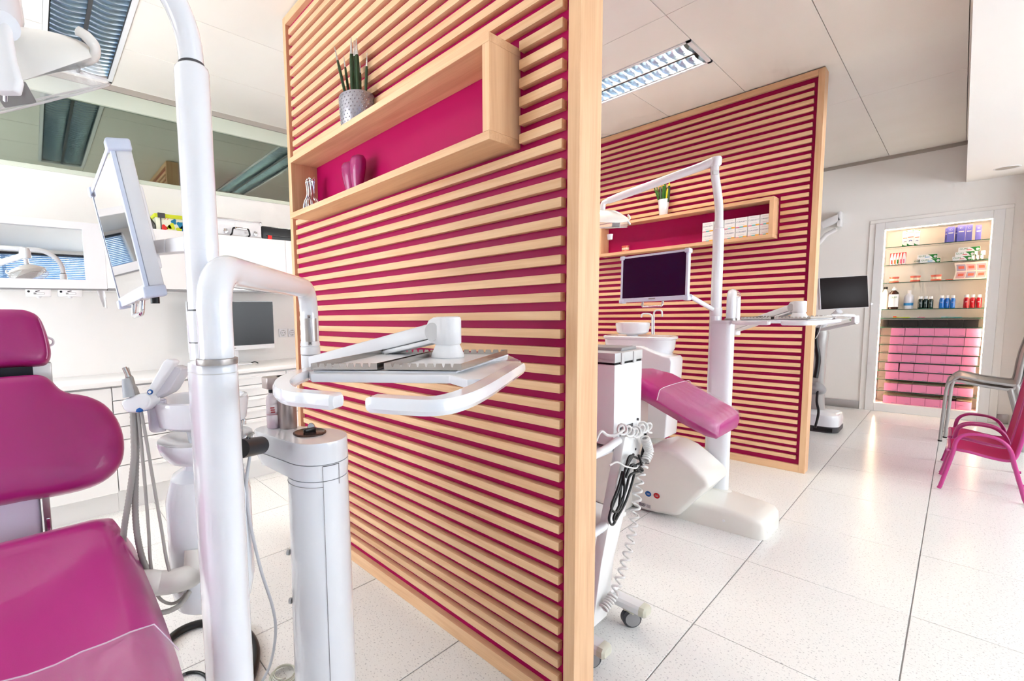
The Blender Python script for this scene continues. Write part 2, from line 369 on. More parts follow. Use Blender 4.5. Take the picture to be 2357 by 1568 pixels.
# ------------------------------------------------------------------ luminaires (recessed, mirror louvres, the two in the far bay lit)
def luminaire(x0, x1, y0, y1, label, on=False):
    t = empty('ceiling_luminaire', ((x0+x1)/2, (y0+y1)/2, CZ), label, 'ceiling light', 'recessed louvre luminaires')
    zf = CZ-0.004
    MB().box((x0, y0, zf), (x1, y0+0.022, CZ+0.012)).box((x0, y1-0.022, zf), (x1, y1, CZ+0.012)).box((x0, y0, zf), (x0+0.022, y1, CZ+0.012)).box((x1-0.022, y0, zf), (x1, y1, CZ+0.012)).build('frame', 'white_plastic', t)
    boxo('housing', (x0+0.02, y0+0.02, CZ+0.075), (x1-0.02, y1-0.02, CZ+0.085), 'louvre', t)
    MB().box((x0+0.02, y0+0.02, CZ+0.01), (x1-0.02, y0+0.028, CZ+0.08)).box((x0+0.02, y1-0.028, CZ+0.01), (x1-0.02, y1-0.02, CZ+0.08)).box((x0+0.02, (y0+y1)/2-0.009, CZ), (x1-0.02, (y0+y1)/2+0.009, CZ+0.08)).build('spine', 'dark_grey', t)
    hw = (y1-y0)/2-0.037
    for k, yc in enumerate((y0+0.028+hw/2, (y0+y1)/2+0.009+hw/2)):
        MB().tube([(x0+0.05, yc, CZ+0.05), (x1-0.05, yc, CZ+0.05)], 0.008, 10).build('tube', 'tube_lit' if on else 'white_plastic', t)
        # concave side reflectors
        for sgn in (-1, 1):
            rg = []
            for q in range(6):
                a = q/5*math.pi/2
                rg.append((yc+sgn*(hw/2-0.035*(1-math.cos(a))-0.001), CZ+0.006+0.066*math.sin(a)))
            mbx = MB(); n_ = len(rg)
            mbx.add([(x0+0.022, a_, b_) for a_, b_ in rg]+[(x1-0.022, a_, b_) for a_, b_ in rg], [(i, i+1, n_+i+1, n_+i) for i in range(n_-1)])
            mbx.build('reflector', 'louvre', t)
    n = int((x1-x0-0.05)/0.048)
    src = None
    for i in range(n):
        xx = x0+0.05+i*(x1-x0-0.1)/(n-1)
        for k, yc in enumerate((y0+0.028+hw/2, (y0+y1)/2+0.009+hw/2)):
            if src is None:
                # one louvre blade: concave V section, dipping in the middle
                pr = [(-0.007, 0.034), (-0.003, 0.012), (0, 0.0), (0.003, 0.012), (0.007, 0.034)]
                rings = []
                for q in range(5):
                    yy = (q/4-0.5)*(hw-0.004); sag = 0.010*(abs(q/4-0.5)*2)**2
                    rings.append([(u, yy, CZ+0.004+v*(1)+sag*(1-v/0.034)) for u, v in pr])
                src = MB().loft(rings).build('louvre_blade', 'louvre', None, ang=60); src.location = (xx, yc, 0); par(src, t)
            else: inst(src, t, (xx, yc, 0))
    return t
luminaire(*LUMS[0], 'recessed twin-tube louvre luminaire above the pink treatment chair')
luminaire(*LUMS[1], 'recessed twin-tube louvre luminaire in front of the far slatted partition', True)
luminaire(*LUMS[2], 'recessed twin-tube louvre luminaire mirrored in the glass transom, behind the near partition', True)
# ------------------------------------------------------------------ slatted partitions
def partition(label, yf, x0, x1, shx0, shx1, grp='slatted wooden partitions'):
    t = empty('slatted_partition', ((x0+x1)/2, yf+0.05, 0), label, 'partition', grp)
    yb = yf+0.109; fw = 0.033; zt = 2.692; fb = 0.052; ft = 0.04
    boxo('frame_post', (x0, yf, 0), (x0+0.030, yb, zt), 'maple_z', t, 0.001, 1)
    boxo('frame_post', (x1-fw, yf, 0), (x1, yb, zt), 'maple_z', t, 0.001, 1)
    boxo('frame_rail', (x0+0.030, yf, 0), (x1-fw, yb, fb), 'maple_x', t, 0.001, 1)
    boxo('frame_rail', (x0+0.030, yf, zt-ft), (x1-fw, yb, zt), 'maple_x', t, 0.001, 1)
    boxo('backing_board', (x0+0.030, yf+0.026, fb), (x1-fw, yf+0.085, zt-ft), 'pink_board', t)
    sx0, sx1 = x0+0.058, x1-0.051
    shz0, shz1, shy = 1.632, 1.908, yf-0.112
    src = {}
    def slat(a, b_, z):
        key = (round(a, 3), round(b_, 3))
        if key not in src:
            o = boxo('slat', (a, yf+0.002, -0.0255), (b_, yf+0.0265, 0), 'maple_x', None, 0.0012, 2); o.location = (0, 0, z); par(o, t); src[key] = o
        else: inst(src[key], t, (0, 0, z))
    k = 2
    while True:
        z = 0.015+0.05*k
        if z > zt-ft-0.02: break
        if z-0.0255 < shz1 and z > shz0:
            slat(sx0, shx0-0.012, z); slat(shx1+0.012, sx1, z)
        else: slat(sx0, sx1, z)
        k += 1
    # shelf box standing proud of the slats
    bt = 0.024
    s = MB().box((shx0, shy, shz0), (shx1, yf+0.026, shz0+bt)).build('shelf_board', 'maple_x', t, 0.001, 1)
    MB().box((shx0, shy, shz1-bt), (shx1, yf+0.026, shz1)).build('shelf_board', 'maple_x', t, 0.001, 1)
    MB().box((shx0, shy, shz0+bt), (shx0+bt, yf+0.026, shz1-bt)).build('shelf_side', 'maple_z', t, 0.0005, 1)
    MB().box((shx1-bt, shy, shz0+bt), (shx1, yf+0.026, shz1-bt)).build('shelf_side', 'maple_z', t, 0.0005, 1)
    return t
P1Y, P2Y = 1.104, 4.084
partition('large maple slat partition with pink backing, nearest the pink dental chair', P1Y, -2.266, -0.624, -2.03, -0.820)
partition('far maple slat partition with pink backing, behind the second treatment chair', P2Y, -2.266, -0.623, -2.055, -0.832)
# ------------------------------------------------------------------ worktop wall
def base_cabinet(y0, y1, kind, label):
    t = empty('base_cabinet', (-3.34, (y0+y1)/2, 0), label, 'cabinet', 'white base cabinets under the worktop')
    boxo('body', (LX+0.005, y0+0.001, 0.13), (-3.125, y1-0.001, 0.772), 'white_lacquer', t)
    boxo('plinth', (LX+0.005, y0+0.0005, 0.0), (-3.165, y1-0.0005, 0.13), 'white_lacquer', t)
    if kind == 'drawers':
        z = 0.768
        for h in (0.08, 0.08, 0.08, 0.08, 0.155, 0.155):
            d = boxo('drawer', (-3.125, y0+0.003, z-h+0.003), (-3.103, y1-0.003, z-0.002), 'white_lacquer', t, 0.0015, 1)
            yc = (y0+y1)/2
            # bowed lip handle
            rg = []
            for k in range(9):
                u = k/8*2-1; b_ = 0.016*(1-u*u)+0.001
                rg.append([(-3.104, yc+u*0.115, z-0.018), (-3.104+b_, yc+u*0.115, z-0.020), (-3.104+b_, yc+u*0.115, z-0.025), (-3.104, yc+u*0.115, z-0.023)])
            MB().loft(rg).build('handle', 'white_lacquer', d)
            z -= h
    else:
        n = 2
        for k in range(n):
            a = y0+(y1-y0)*k/n; b_ = y0+(y1-y0)*(k+1)/n
            d = boxo('door', (-3.125, a+0.002, 0.135), (-3.103, b_-0.002, 0.766), 'white_lacquer', t, 0.0015, 1)
            boxo('handle', (-3.104, (a+b_)/2-0.06, 0.735), (-3.09, (a+b_)/2+0.06, 0.741), 'white_lacquer', d, 0.002)
    return t
base_cabinet(-1.55, -0.62, 'doors', 'white double-door base cabinet at the near end of the worktop')
base_cabinet(-0.62, 0.33, 'doors', 'white double-door base cabinet behind the headrest of the pink chair')
base_cabinet(0.33, 0.88, 'drawers', 'white base cabinet of six drawers behind the suction hoses')
base_cabinet(0.88, 1.43, 'drawers', 'white base cabinet of six drawers under the counter monitor')
base_cabinet(1.43, 1.98, 'drawers', 'white base cabinet of six drawers half hidden by the slat partition')
tag(boxo('worktop', (LX+0.002, -1.55, 0.777), (-3.088, 2.3, 0.808), 'white_lacquer', None, 0.004), 'long white worktop running along the transom wall', 'worktop')
def wall_cabinet(y0, y1, label, mirror=False, n=1):
    t = empty('wall_cabinet', (-3.4, (y0+y1)/2, 1.352), label, 'cabinet', 'white wall cabinets below the transom')
    if not mirror:
        boxo('body', (LX+0.003, y0+0.0005, 1.352), (-3.24, y1-0.0005, 1.735), 'white_lacquer', t)
        for k in range(n):
            a = y0+(y1-y0)*k/n; b_ = y0+(y1-y0)*(k+1)/n
            boxo('door', (-3.24, a+0.0008, 1.356), (-3.22, b_-0.0008, 1.735), 'white_lacquer', t, 0.001, 1)
    else:
        boxo('body', (LX+0.003, y0+0.0005, 1.352), (-3.25, y1-0.0005, 1.735), 'white_lacquer', t)
        my1, mz0, mz1 = 0.256, 1.403, 1.694
        MB().box((-3.25, y0, 1.352), (-3.22, y1, mz0)).box((-3.25, y0, mz1), (-3.22, y1, 1.735)).box((-3.25, my1, mz0), (-3.22, y1, mz1)).box((-3.25, y0, mz0), (-3.22, y0+0.05, mz1)).build('mirror_frame', 'white_plastic', t)
        boxo('mirror', (-3.25, y0+0.04, mz0-0.005), (-3.236, my1+0.005, mz1+0.005), 'mirror', t)
    boxo('light_rail', (-3.30, y0+0.002, 1.344), (-3.225, y1-0.002, 1.352), 'mid_grey', t)
    return t
wall_cabinet(-0.75, 0.36, 'white wall cabinet with a framed mirror and dispensers below', True)
wall_cabinet(0.36, 0.98, 'white wall cabinet carrying the colourful storage box')
wall_cabinet(0.98, 1.52, 'white wall cabinet carrying the silver case, above the counter monitor', False, 1)
wall_cabinet(1.52, 2.2, 'white wall cabinet next to the partition edge carrying the black case')
# dispensers hanging under the mirror cabinet
for px0, px1, lab in ((58, 118, 'white dispenser box under the mirror cabinet, nearer the frame edge'), (133, 190, 'white dispenser box under the mirror cabinet, beside the hanging paper towel')):
    a = at(px0, 670, X=-3.22); b_ = at(px1, 670, X=-3.22); z0 = at((px0+px1)/2, 682, X=-3.22).z
    t = empty('soap_dispenser', ((-3.25), (a.y+b_.y)/2, 1.344), lab, 'dispenser', 'dispensers under the mirror cabinet')
    boxo('case', (-3.30, a.y, z0), (-3.218, b_.y, 1.3435), 'white_plastic', t, 0.004, 2)
    yc = (a.y+b_.y)/2
    MB().lathe([(0, 0), (0.006, 0), (0.006, 0.004), (0, 0.004)], (-3.2185, a.y+0.014, 1.333), (1, 0, 0), 12).build('lock', 'black', t)
    boxo('label_print', (-3.2185, yc-0.022, z0+0.010), (-3.2172, yc+0.026, z0+0.020), 'mid_grey', t)
    boxo('label_field', (-3.2176, yc-0.010, z0+0.012), (-3.2168, yc+0.024, z0+0.018), 'white_plastic', t)
    MB().obox((-3.2178, yc-0.004, z0+0.028), (0, 1, 0.25), (1, 0, 0), (0, -0.25, 1), 0.010, 0.0008, 0.0025).build('emblem', 'dark_grey', t)
    MB().lathe([(0, -0.008), (0.007, -0.007), (0.012, 0), (0.012, 0.004), (0, 0.004)], (-3.255, yc, z0-0.003), (0, 0, 1), 14).build('nozzle', 'white_plastic', t)
# paper towel
a = at(222, 664, X=-3.24); b_ = at(241, 664, X=-3.24); z0 = at(236, 706, X=-3.24).z
rg = []
for k in range(9):
    f = k/8; z = 1.343-(1.343-z0)*f
    row = []
    for j in range(7):
        u = j/6; wv = 0.012*math.sin(u*7+f*3)*(0.3+f); nar = 1-0.45*f
        row.append((-3.25+wv, a.y+(b_.y-a.y)*(0.5+(u-0.5)*nar)+0.018*f, z-(0.012*u if k == 8 else 0)))
    rg.append(row)
mb = MB(); mb.loft([r+[(x-0.0015, y, z) for x, y, z in reversed(r)] for r in rg])
tag(mb.build('paper_towel', 'white_plastic', None, ang=80), 'crumpled white paper towel hanging below the mirror cabinet', 'paper towel')
# storage box with bright shapes
ya = at(356, 515, X=-3.26).y; zt = at(380, 493, X=-3.26).z; yb = ya+0.30
t = empty('storage_box', (-3.38, (ya+yb)/2, 1.735), 'pale storage box with lime lid and bright animal shapes', 'box')
boxo('carton', (-3.46, ya+0.008, 1.735), (-3.262, yb-0.008, zt-0.022), mat('carton_pale', (236, 236, 214), 0.6), t, 0.002)
boxo('lid', (-3.468, ya, zt-0.024), (-3.254, yb, zt), mat('lime', (206, 214, 40), 0.5), t, 0.003)
boxo('corner_clip', (-3.256, ya+0.018, zt-0.028), (-3.248, ya+0.062, zt+0.004), 'dark_grey', t, 0.003)
boxo('edge_band', (-3.264, ya+0.034, 1.74), (-3.260, ya+0.040, zt-0.022), 'dark_grey', t)
mat('shape_blue', (20, 120, 160), 0.6); mat('shape_red', (226, 50, 44), 0.6); mat('shape_orange', (236, 120, 60), 0.6)
random.seed(3)
for yy, zz, r_, m_ in ((0.055, 0.018, 0.018, 'shape_red'), (0.10, 0.03, 0.020, 'lime'), (0.085, 0.022, 0.014, 'lime'), (0.115, 0.062, 0.016, 'shape_blue'), (0.155, 0.045, 0.022, 'shape_blue'), (0.175, 0.02, 0.02, 'shape_blue'), (0.145, 0.012, 0.018, 'lime'), (0.19, 0.06, 0.012, 'shape_red'), (0.23, 0.03, 0.024, 'lime'), (0.27, 0.05, 0.02, 'shape_red'), (0.29, 0.02, 0.02, 'shape_blue')):
    pts = []
    for k in range(14):
        an = 2*math.pi*k/14; rr = r_*(1+0.25*math.sin(3*an+yy*40)); pts.append((ya+yy+rr*math.cos(an), max(1.738, 1.737+zz+rr*math.sin(an))))
    MB().prism(pts, 0.0012, lambda u, v, w: (-3.2615+w, u, v)).build('printed_shape', m_, t)
for k in range(2):
    MB().add([(-3.2606, ya+0.060+0.016*k, 1.822), (-3.2606, ya+0.068+0.016*k, 1.814), (-3.2606, ya+0.060+0.016*k, 1.806), (-3.2606, ya+0.056+0.016*k, 1.806), (-3.2606, ya+0.064+0.016*k, 1.814), (-3.2606, ya+0.056+0.016*k, 1.822)], [(0, 1, 4, 5), (1, 2, 3, 4)]).build('arrow_print', 'shape_orange', t)
# black pouch behind the swivel monitor
p = at(345, 528, X=-3.24)
t = empty('tool_pouch', (-3.28, p.y, 1.735), 'small black pouch with yellow tab beside the storage box', 'pouch')
rg = []
for k, (h, w_) in enumerate(((0, 0.055), (0.03, 0.05), (0.06, 0.03), (0.085, 0.012))):
    rg.append([(-3.28+w_*0.5*math.cos(q*math.pi/4), p.y+w_*math.sin(q*math.pi/4), 1.735+h) for q in range(8)])
MB().loft(rg).build('pouch_body', 'black', t)
boxo('yellow_tab', (-3.254, p.y-0.004, 1.738), (-3.248, p.y+0.014, 1.775), 'yellow', t, 0.002)
# silver flight case
ya = at(490, 520, X=-3.24).y-0.03; yb = at(602, 530, X=-3.24).y; zt = at(560, 507, X=-3.24).z
t = empty('silver_case', (-3.36, (ya+yb)/2, 1.735), 'white and silver hard case with two butterfly latches and black handle', 'case')
boxo('shell', (-3.46, ya, 1.7355), (-3.245, yb, zt), 'white_plastic', t, 0.004)
for zz in (1.737, zt-0.006): boxo('edge_rail', (-3.25, ya-0.002, zz-0.001), (-3.241, yb+0.002, zz+0.008), 'brushed', t, 0.001)
for yy in (ya-0.002, yb-0.010): boxo('corner_guard', (-3.26, yy, zt-0.018), (-3.240, yy+0.012, zt+0.002), 'chrome', t, 0.002)
for px_ in (519, 588):
    c = at(px_, 522, X=-3.24)
    l = boxo('latch', (-3.246, c.y-0.012, 1.752), (-3.239, c.y+0.012, 1.785), 'chrome', t, 0.002)
    MB().lathe([(0, 0), (0.006, 0), (0.006, 0.006), (0, 0.006)], (-3.240, c.y, 1.768), (1, 0, 0), 12).build('latch_stud', 'chrome', l)
    boxo('latch_wing', (-3.241, c.y-0.016, 1.764), (-3.236, c.y+0.016, 1.772), 'chrome', l, 0.001)
ca = at(532, 540, X=-3.235); cb = at(573, 540, X=-3.235); zh = at(550, 527, X=-3.235).z
MB().tube(bent([(-3.243, ca.y, 1.745), (-3.215, ca.y, 1.748), (-3.215, ca.y+0.008, zh), (-3.215, cb.y-0.008, zh), (-3.215, cb.y, 1.748), (-3.243, cb.y, 1.745)], 0.012, 4), 0.006, 8).build('handle', 'black', t)
boxo('handle_pad', (-3.222, ca.y+0.02, zh-0.008), (-3.208, cb.y-0.02, zh+0.008), 'chrome', t, 0.003)
# black case
ya = at(604, 535, X=-3.24).y; zt = at(640, 527, X=-3.24).z
t = empty('black_case', (-3.36, ya+0.2, 1.735), 'black plastic case with red latch beside the slat partition', 'case')
boxo('shell', (-3.44, ya, 1.7355), (-3.245, ya+0.40, zt+0.012), 'black', t, 0.008, 3)
boxo('shell_rib', (-3.247, ya+0.03, 1.760), (-3.240, ya+0.38, 1.768), 'black', t, 0.002)
c = at(621, 540, X=-3.24)
boxo('red_latch', (-3.247, c.y-0.016, 1.737), (-3.236, c.y+0.016, 1.766), mat('bright_red', (224, 30, 24), 0.4), t, 0.003)
# counter monitor
SX = -3.40
a = at(430, 695, X=SX); b_ = at(627, 695, X=SX); c = at(629, 791, X=SX)
t = empty('counter_monitor', (SX-0.03, (a.y+b_.y)/2, 0.808), 'white-chinned desktop monitor with black screen standing on the worktop', 'monitor')
boxo('housing', (SX-0.03, a.y-0.004, c.z-0.035), (SX, b_.y+0.004, a.z+0.006), 'white_plastic', t, 0.006)
boxo('screen', (SX-0.002, a.y, c.z), (SX+0.0015, b_.y, a.z), mat('screen_dark', (26, 30, 34), 0.25), t)
ym = (a.y+b_.y)/2
boxo('stand_neck', (SX-0.06, ym-0.04, 0.815), (SX-0.03, ym+0.04, c.z+0.05), 'white_plastic', t, 0.004)
boxo('stand_foot', (SX-0.10, ym-0.11, 0.808), (SX+0.06, ym+0.11, 0.818), 'white_plastic', t, 0.004)
boxo('logo_print', (SX-0.0005, ym-0.012, c.z-0.02), (SX+0.0008, ym+0.012, c.z-0.014), 'mid_grey', t)
# keyboard cable blot under the monitor
tag(MB().tube(spline([(SX+0.03, ym+0.10, 0.812), (SX+0.05, ym+0.13, 0.825), (SX+0.04, ym+0.16, 0.812)], 6), 0.004, 8).build('monitor_cable', 'black', None), 'short black cable looped on the worktop below the counter monitor', 'cable')
# sockets
for px0, px1, lab in ((641, 660, 'white round wall socket by the counter monitor, nearer the screen'), (662, 680, 'white round wall socket by the counter monitor, nearer the partition')):
    a = at(px0, 757, X=LX); b_ = at(px1, 778, X=LX); s_ = (b_.y-a.y)/2; yc = (a.y+b_.y)/2; zc = a.z-s_
    t = empty('wall_socket', (LX, yc, zc), lab, 'socket', 'pair of wall sockets above the worktop')
    MB().prism(rrect(2*s_, 2*s_, 0.006), 0.010, lambda u, v, w: (LX+w, yc+u, zc+v)).build('plate', 'white_plastic', t, 0.002)
    MB().lathe([(0.020, 0.0095), (0.022, 0.0125), (0.024, 0.0125), (0.025, 0.0095)], (LX, yc, zc), (1, 0, 0), 24).build('rim', 'light_grey', t)
    for sg in (-1, 1):
        MB().lathe([(0, 0), (0.003, 0), (0.003, 0.002), (0, 0.002)], (LX+0.0098, yc+sg*0.0095, zc), (1, 0, 0), 10).build('hole', 'dark_grey', t)
        boxo('earth_clip', (LX+0.0098, yc-0.003, zc+sg*0.018-0.003), (LX+0.013, yc+0.003, zc+sg*0.018+0.003), 'mid_grey', t)
# ------------------------------------------------------------------ things on the partition shelves
Z_TOP, Z_LOW = 1.908, 1.632+0.024
def leaf_spike(base, tip, r, m1, m2, parent, cut=0.72, name='leaf'):
    base = Vector(base); tip = Vector(tip); pts = [base.lerp(tip, k/8) for k in range(9)]
    side = Vector((0.0, 0.0, 0)); 
    rr = [r*(0.85+0.15*min(1, k/3))*(1 if k < 5 else (1-(k-5)/3.0*0.6)) for k in range(9)]
    n = 7
    MB().tube(pts[:n], rr[:n], 8).build(name, m1, parent)
    if m2: MB().tube(pts[n-1:]+[tip+(tip-base)*0.02], [rr[n-1]*1.03]+[rr[n]*0.8, rr[n]*0.4, 0.0004], 8).build('painted_tip', m2, parent)
# silver pot with cylinder plants on the near shelf
pc = at(822, 262, Y=P1Y-0.045); pc.z = Z_TOP
pr_ = (at(850, 245, Y=pc.y)-at(795, 245, Y=pc.y)).length*0.40
ph = at(820, 226, Y=pc.y).z-Z_TOP
t = empty('potted_plant', pc, 'silver dimpled pot with dark green spear leaves dipped in silver glitter', 'plant')
p_ = MB().lathe([(0, 0), (pr_*0.86, 0), (pr_*0.9, 0.004), (pr_, ph-0.003), (pr_*0.99, ph), (pr_*0.92, ph), (pr_*0.9, ph-0.015), (0, ph-0.015)], pc, n=36).build('pot', mat('pot_silver', (168, 165, 172), 0.3, metal=0.6), t)
dsrc = None
for j in range(9):
    zz = pc.z+0.008+j*(ph-0.016)/8; rr = pr_*(0.9+0.1*(zz-pc.z)/ph)
    for i in range(26):
        an = 2*math.pi*(i+0.5*(j % 2))/26
        if math.cos(an-math.radians(-60)) < -0.25: continue
        pos = (pc.x+rr*math.cos(an), pc.y+rr*math.sin(an), zz)
        if dsrc is None:
            dsrc = MB().lathe([(0, -0.003), (0.0026, -0.0016), (0.0031, 0), (0.0026, 0.0016), (0, 0.003)], (0, 0, 0), n=6).build('dimple', 'pot_silver', None); dsrc.location = pos; par(dsrc, p_)
        else: inst(dsrc, p_, pos)
MB().lathe([(0, 0), (pr_*0.9, 0), (pr_*0.9, 0.002), (0, 0.002)], (pc.x, pc.y, pc.z+ph-0.014)).build('soil', 'soil', t)
for (bx_, by_), (tx_, ty_), r_, dy in (((800, 225), (770, 108), 0.0045, -.01), ((806, 226), (791, 128), 0.0040, .012), ((812, 224), (808, 88), 0.0065, -.012), ((822, 224), (815, 95), 0.0065, .012), ((826, 224), (820, 90), 0.0065, -.005), ((830, 226), (829, 145), 0.0035, .018), ((841, 229), (845, 123), 0.0042, .0)):
    y_ = pc.y+dy; leaf_spike(at(bx_, by_+14, Y=y_), at(tx_, ty_, Y=y_), r_*1.35, 'leaf_dark', 'silver_glitter', t)
# pink molar model
pc = at(815, 425, Y=P1Y-0.045); pc.z = Z_LOW
t = empty('molar_model', pc, 'glossy magenta molar tooth model leaning in the near shelf box', 'ornament')
S = 0.148
def molar_ring(z, w_, d_, notch):
    out = []
    for k in range(28):
        a = 2*math.pi*k/28; x = w_*math.copysign(abs(math.cos(a))**0.7, math.cos(a)); y = d_*math.copysign(abs(math.sin(a))**0.8, math.sin(a))
        y *= (1-notch*math.exp(-(x/(w_*0.35))**2)); out.append((x, y, z))
    return out
mat('molar_magenta', (158, 24, 100), 0.22, coat=0.4)
# two rounded lobes fused above tapering roots, one a touch taller
for sgn, hh in ((-1, 0.94), (1, 1.04)):
    rg = []
    for q in range(15):
        f = q/14; z = f*S*hh
        w_ = 0.020+0.022*math.sin(min(1, f*1.25)*math.pi/2); off = sgn*(0.016+0.012*f)
        if f > 0.8: w_ *= math.sqrt(max(0.0, 1-((f-0.8)/0.2)**2))*0.98+0.02
        rg.append([(pc.x+off*1.0+0.9*w_*math.cos(2*math.pi*k/20), pc.y+0.75*w_*math.sin(2*math.pi*k/20)+0.004*sgn, pc.z+z) for k in range(20)])
    MB().loft(rg).build('lobe', 'molar_magenta', t, ang=80)
# bundle of braces pliers-like retractors
pc = at(716, 470, Y=P1Y-0.05); pc.z = Z_LOW
t = empty('instrument_bundle', pc, 'bundle of chromed dental clamps tied with clear cord in the shelf corner', 'instruments')
random.seed(11)
for k in range(9):
    an = k/9*2*math.pi; b0 = Vector((pc.x+0.048*math.cos(an), pc.y+0.030*math.sin(an), pc.z+0.003)); m0 = Vector((pc.x+0.020*math.cos(an+.3), pc.y+0.016*math.sin(an+.3), pc.z+0.075)); e0 = Vector((pc.x+0.024*math.cos(an), pc.y+0.018*math.sin(an), pc.z+0.125+random.uniform(0, 0.03)))
    MB().tube(spline([b0, b0.lerp(m0, .5)+Vector((0.006*math.cos(an), 0.006*math.sin(an), 0)), m0, e0], 5), 0.0035, 8).build('clamp_shank', 'chrome', t)
    MB().lathe([(0, -0.006), (0.006, -0.004), (0.007, 0), (0.006, 0.004), (0, 0.006)], e0, (math.cos(an), math.sin(an), 0.2), 10).build('clamp_jaw', 'chrome', t)
for k in range(3):
    an = 1.2+k*2.1
    MB().tube(spline([(pc.x+0.03*math.cos(an), pc.y+0.02*math.sin(an), pc.z+0.06), (pc.x+0.05*math.cos(an), pc.y+0.03*math.sin(an), pc.z+0.05), (pc.x+0.052*math.cos(an+.3), pc.y+0.03*math.sin(an+.3), pc.z+0.01), (pc.x+0.02*math.cos(an+.6), pc.y+0.02*math.sin(an+.6), pc.z+0.012)], 6), 0.0014, 6).build('cord', mat('cord_clear', (220, 206, 216), 0.2, alpha=0.7) if k == 0 else 'cord_clear', t)
# far shelf: white pot with flowering spikes
ys = P2Y-0.05
pc = at(1527, 488, Y=ys); pc.z = Z_TOP
pr_ = (at(1541, 470, Y=ys)-at(1512, 470, Y=ys)).length*0.42; ph = at(1526, 460, Y=ys).z-Z_TOP
t = empty('potted_plant', pc, 'small white pot with green and yellow spear leaves on the far shelf', 'plant')
MB().lathe([(0, 0), (pr_*0.68, 0), (pr_*0.72, 0.003), (pr_, ph), (pr_*0.9, ph), (pr_*0.88, ph-0.01), (0, ph-0.01)], pc, n=32).build('pot', 'white_gloss', t)
for (bx_, by_), (tx_, ty_), r_, m1, m2 in (((1519, 462), (1508, 430), 0.006, 'leaf_green', None), ((1515, 456), (1497, 402), 0.004, 'leaf_green', None), ((1523, 462), (1503, 402), 0.004, 'leaf_green', None), ((1522, 462), (1519, 418), 0.009, 'leaf_dark', 'yellow'), ((1530, 460), (1532, 410), 0.008, 'leaf_green', 'yellow'), ((1526, 461), (1527, 415), 0.008, 'leaf_green', 'yellow'), ((1538, 459), (1541, 416), 0.010, 'leaf_dark', 'yellow'), ((1534, 459), (1538, 424), 0.008, 'yellow', None)):
    leaf_spike(at(bx_, by_+6, Y=ys+random.uniform(-.01, .01)), at(tx_, ty_, Y=ys+random.uniform(-.01, .01)), r_, m1, m2, t)
# toothpaste cartons, two rows of six
mat('carton_white', (246, 245, 244), 0.5); mat('print_grey', (120, 124, 150), 0.6); mat('stripe_cyan', (110, 200, 200), 0.5); mat('stripe_orange', (245, 180, 60), 0.5); mat('stripe_rose', (236, 130, 160), 0.5)
fy = P2Y-0.085
xs = [at(px_, 535, Y=fy).x for px_ in (1616, 1642, 1666, 1692, 1720, 1748, 1774)]
zlev = [Z_LOW, Z_LOW+0.072, Z_LOW+0.144]
pos_w = ['first', 'second', 'third', 'fourth', 'fifth', 'sixth']
for r_ in range(2):
    for k in range(6):
        x0, x1 = xs[k]+0.0015, xs[k+1]-0.0015; x1 = min(x1, -0.832-0.025)
        t = empty('product_carton', ((x0+x1)/2, fy+0.03, zlev[r_]), 'white printed carton, %s from the pot plant, %s row on the far shelf' % (pos_w[k], 'upper' if r_ else 'lower'), 'carton', 'white cartons on the far shelf')
        boxo('carton', (x0, fy, zlev[r_]), (x1, fy+0.062, zlev[r_]+0.0715), 'carton_white', t, 0.001, 1)
        w_ = x1-x0; xc = (x0+x1)/2
        text('lettering', 'CURASEPT', w_*0.19, (xc, fy-0.0004, zlev[r_]+0.041), (1, 0, 0), (0, 0, 1), 'print_grey', t)
        boxo('fine_print', (xc-w_*0.30, fy-0.0006, zlev[r_]+0.058), (xc+w_*0.30, fy, zlev[r_]+0.0600), 'light_grey', t)
        boxo('fine_print', (xc-w_*0.26, fy-0.0006, zlev[r_]+0.019), (xc+w_*0.26, fy, zlev[r_]+0.021), 'light_grey', t)
        for q, m_ in enumerate(('stripe_rose', 'stripe_cyan', 'stripe_orange')):
            boxo('colour_stripe', (x0+w_*(0.02+0.32*q), fy-0.0006, zlev[r_]+0.001), (x0+w_*(0.34+0.32*q), fy, zlev[r_]+0.007+0.002*q), m_, t)
# denture model
def denture(c, s, label, grp=None, ang=0.0):
    t = empty('denture_model', c, label, 'model', grp)
    if 'gum_pink' not in MATS: mat('gum_pink', (214, 104, 84), 0.35, coat=0.3); mat('tooth_ivory', (246, 228, 200), 0.3)
    for z0, z1, nm in ((0, 0.30, 'lower_jaw'), (0.62, 0.98, 'upper_jaw')):
        rg = []
        for f, sc_ in ((0, 0.95), (0.3, 1.0), (1, 0.86)) if z0 == 0 else ((0, 0.86), (0.7, 1.0), (1, 0.97)):
            ring = []
            for k in range(22):
                a = math.pi*k/21; ring.append((0.60*sc_*math.cos(a), -0.62*sc_*math.sin(a)))
            ring += [(-0.28, 0.02), (0, -0.1), (0.28, 0.02)]
            rg.append([(c[0]+s*(x*math.cos(ang)-y*math.sin(ang)), c[1]+s*(x*math.sin(ang)+y*math.cos(ang)), c[2]+s*(z0+(z1-z0)*f)) for x, y in ring])
        MB().loft(rg).build(nm, 'gum_pink', t)
    for row, zz in ((0, 0.38), (1, 0.55)):
        for k in range(10):
            a = math.pi*(k+0.5)/10; x, y = 0.52*math.cos(a), -0.54*math.sin(a)
            MB().obox((c[0]+s*(x*math.cos(ang)-y*math.sin(ang)), c[1]+s*(x*math.sin(ang)+y*math.cos(ang)), c[2]+s*zz), (math.sin(a), math.cos(a), 0), (math.cos(a), -math.sin(a), 0), (0, 0, 1), s*0.075, s*0.05, s*0.10).build('tooth', 'tooth_ivory', t, s*0.02)
    return t
pc = at(1440, 572, Y=P2Y-0.05); pc.z = Z_LOW
denture(pc, 0.052, 'small pink denture model in the far shelf, beneath the lamp')
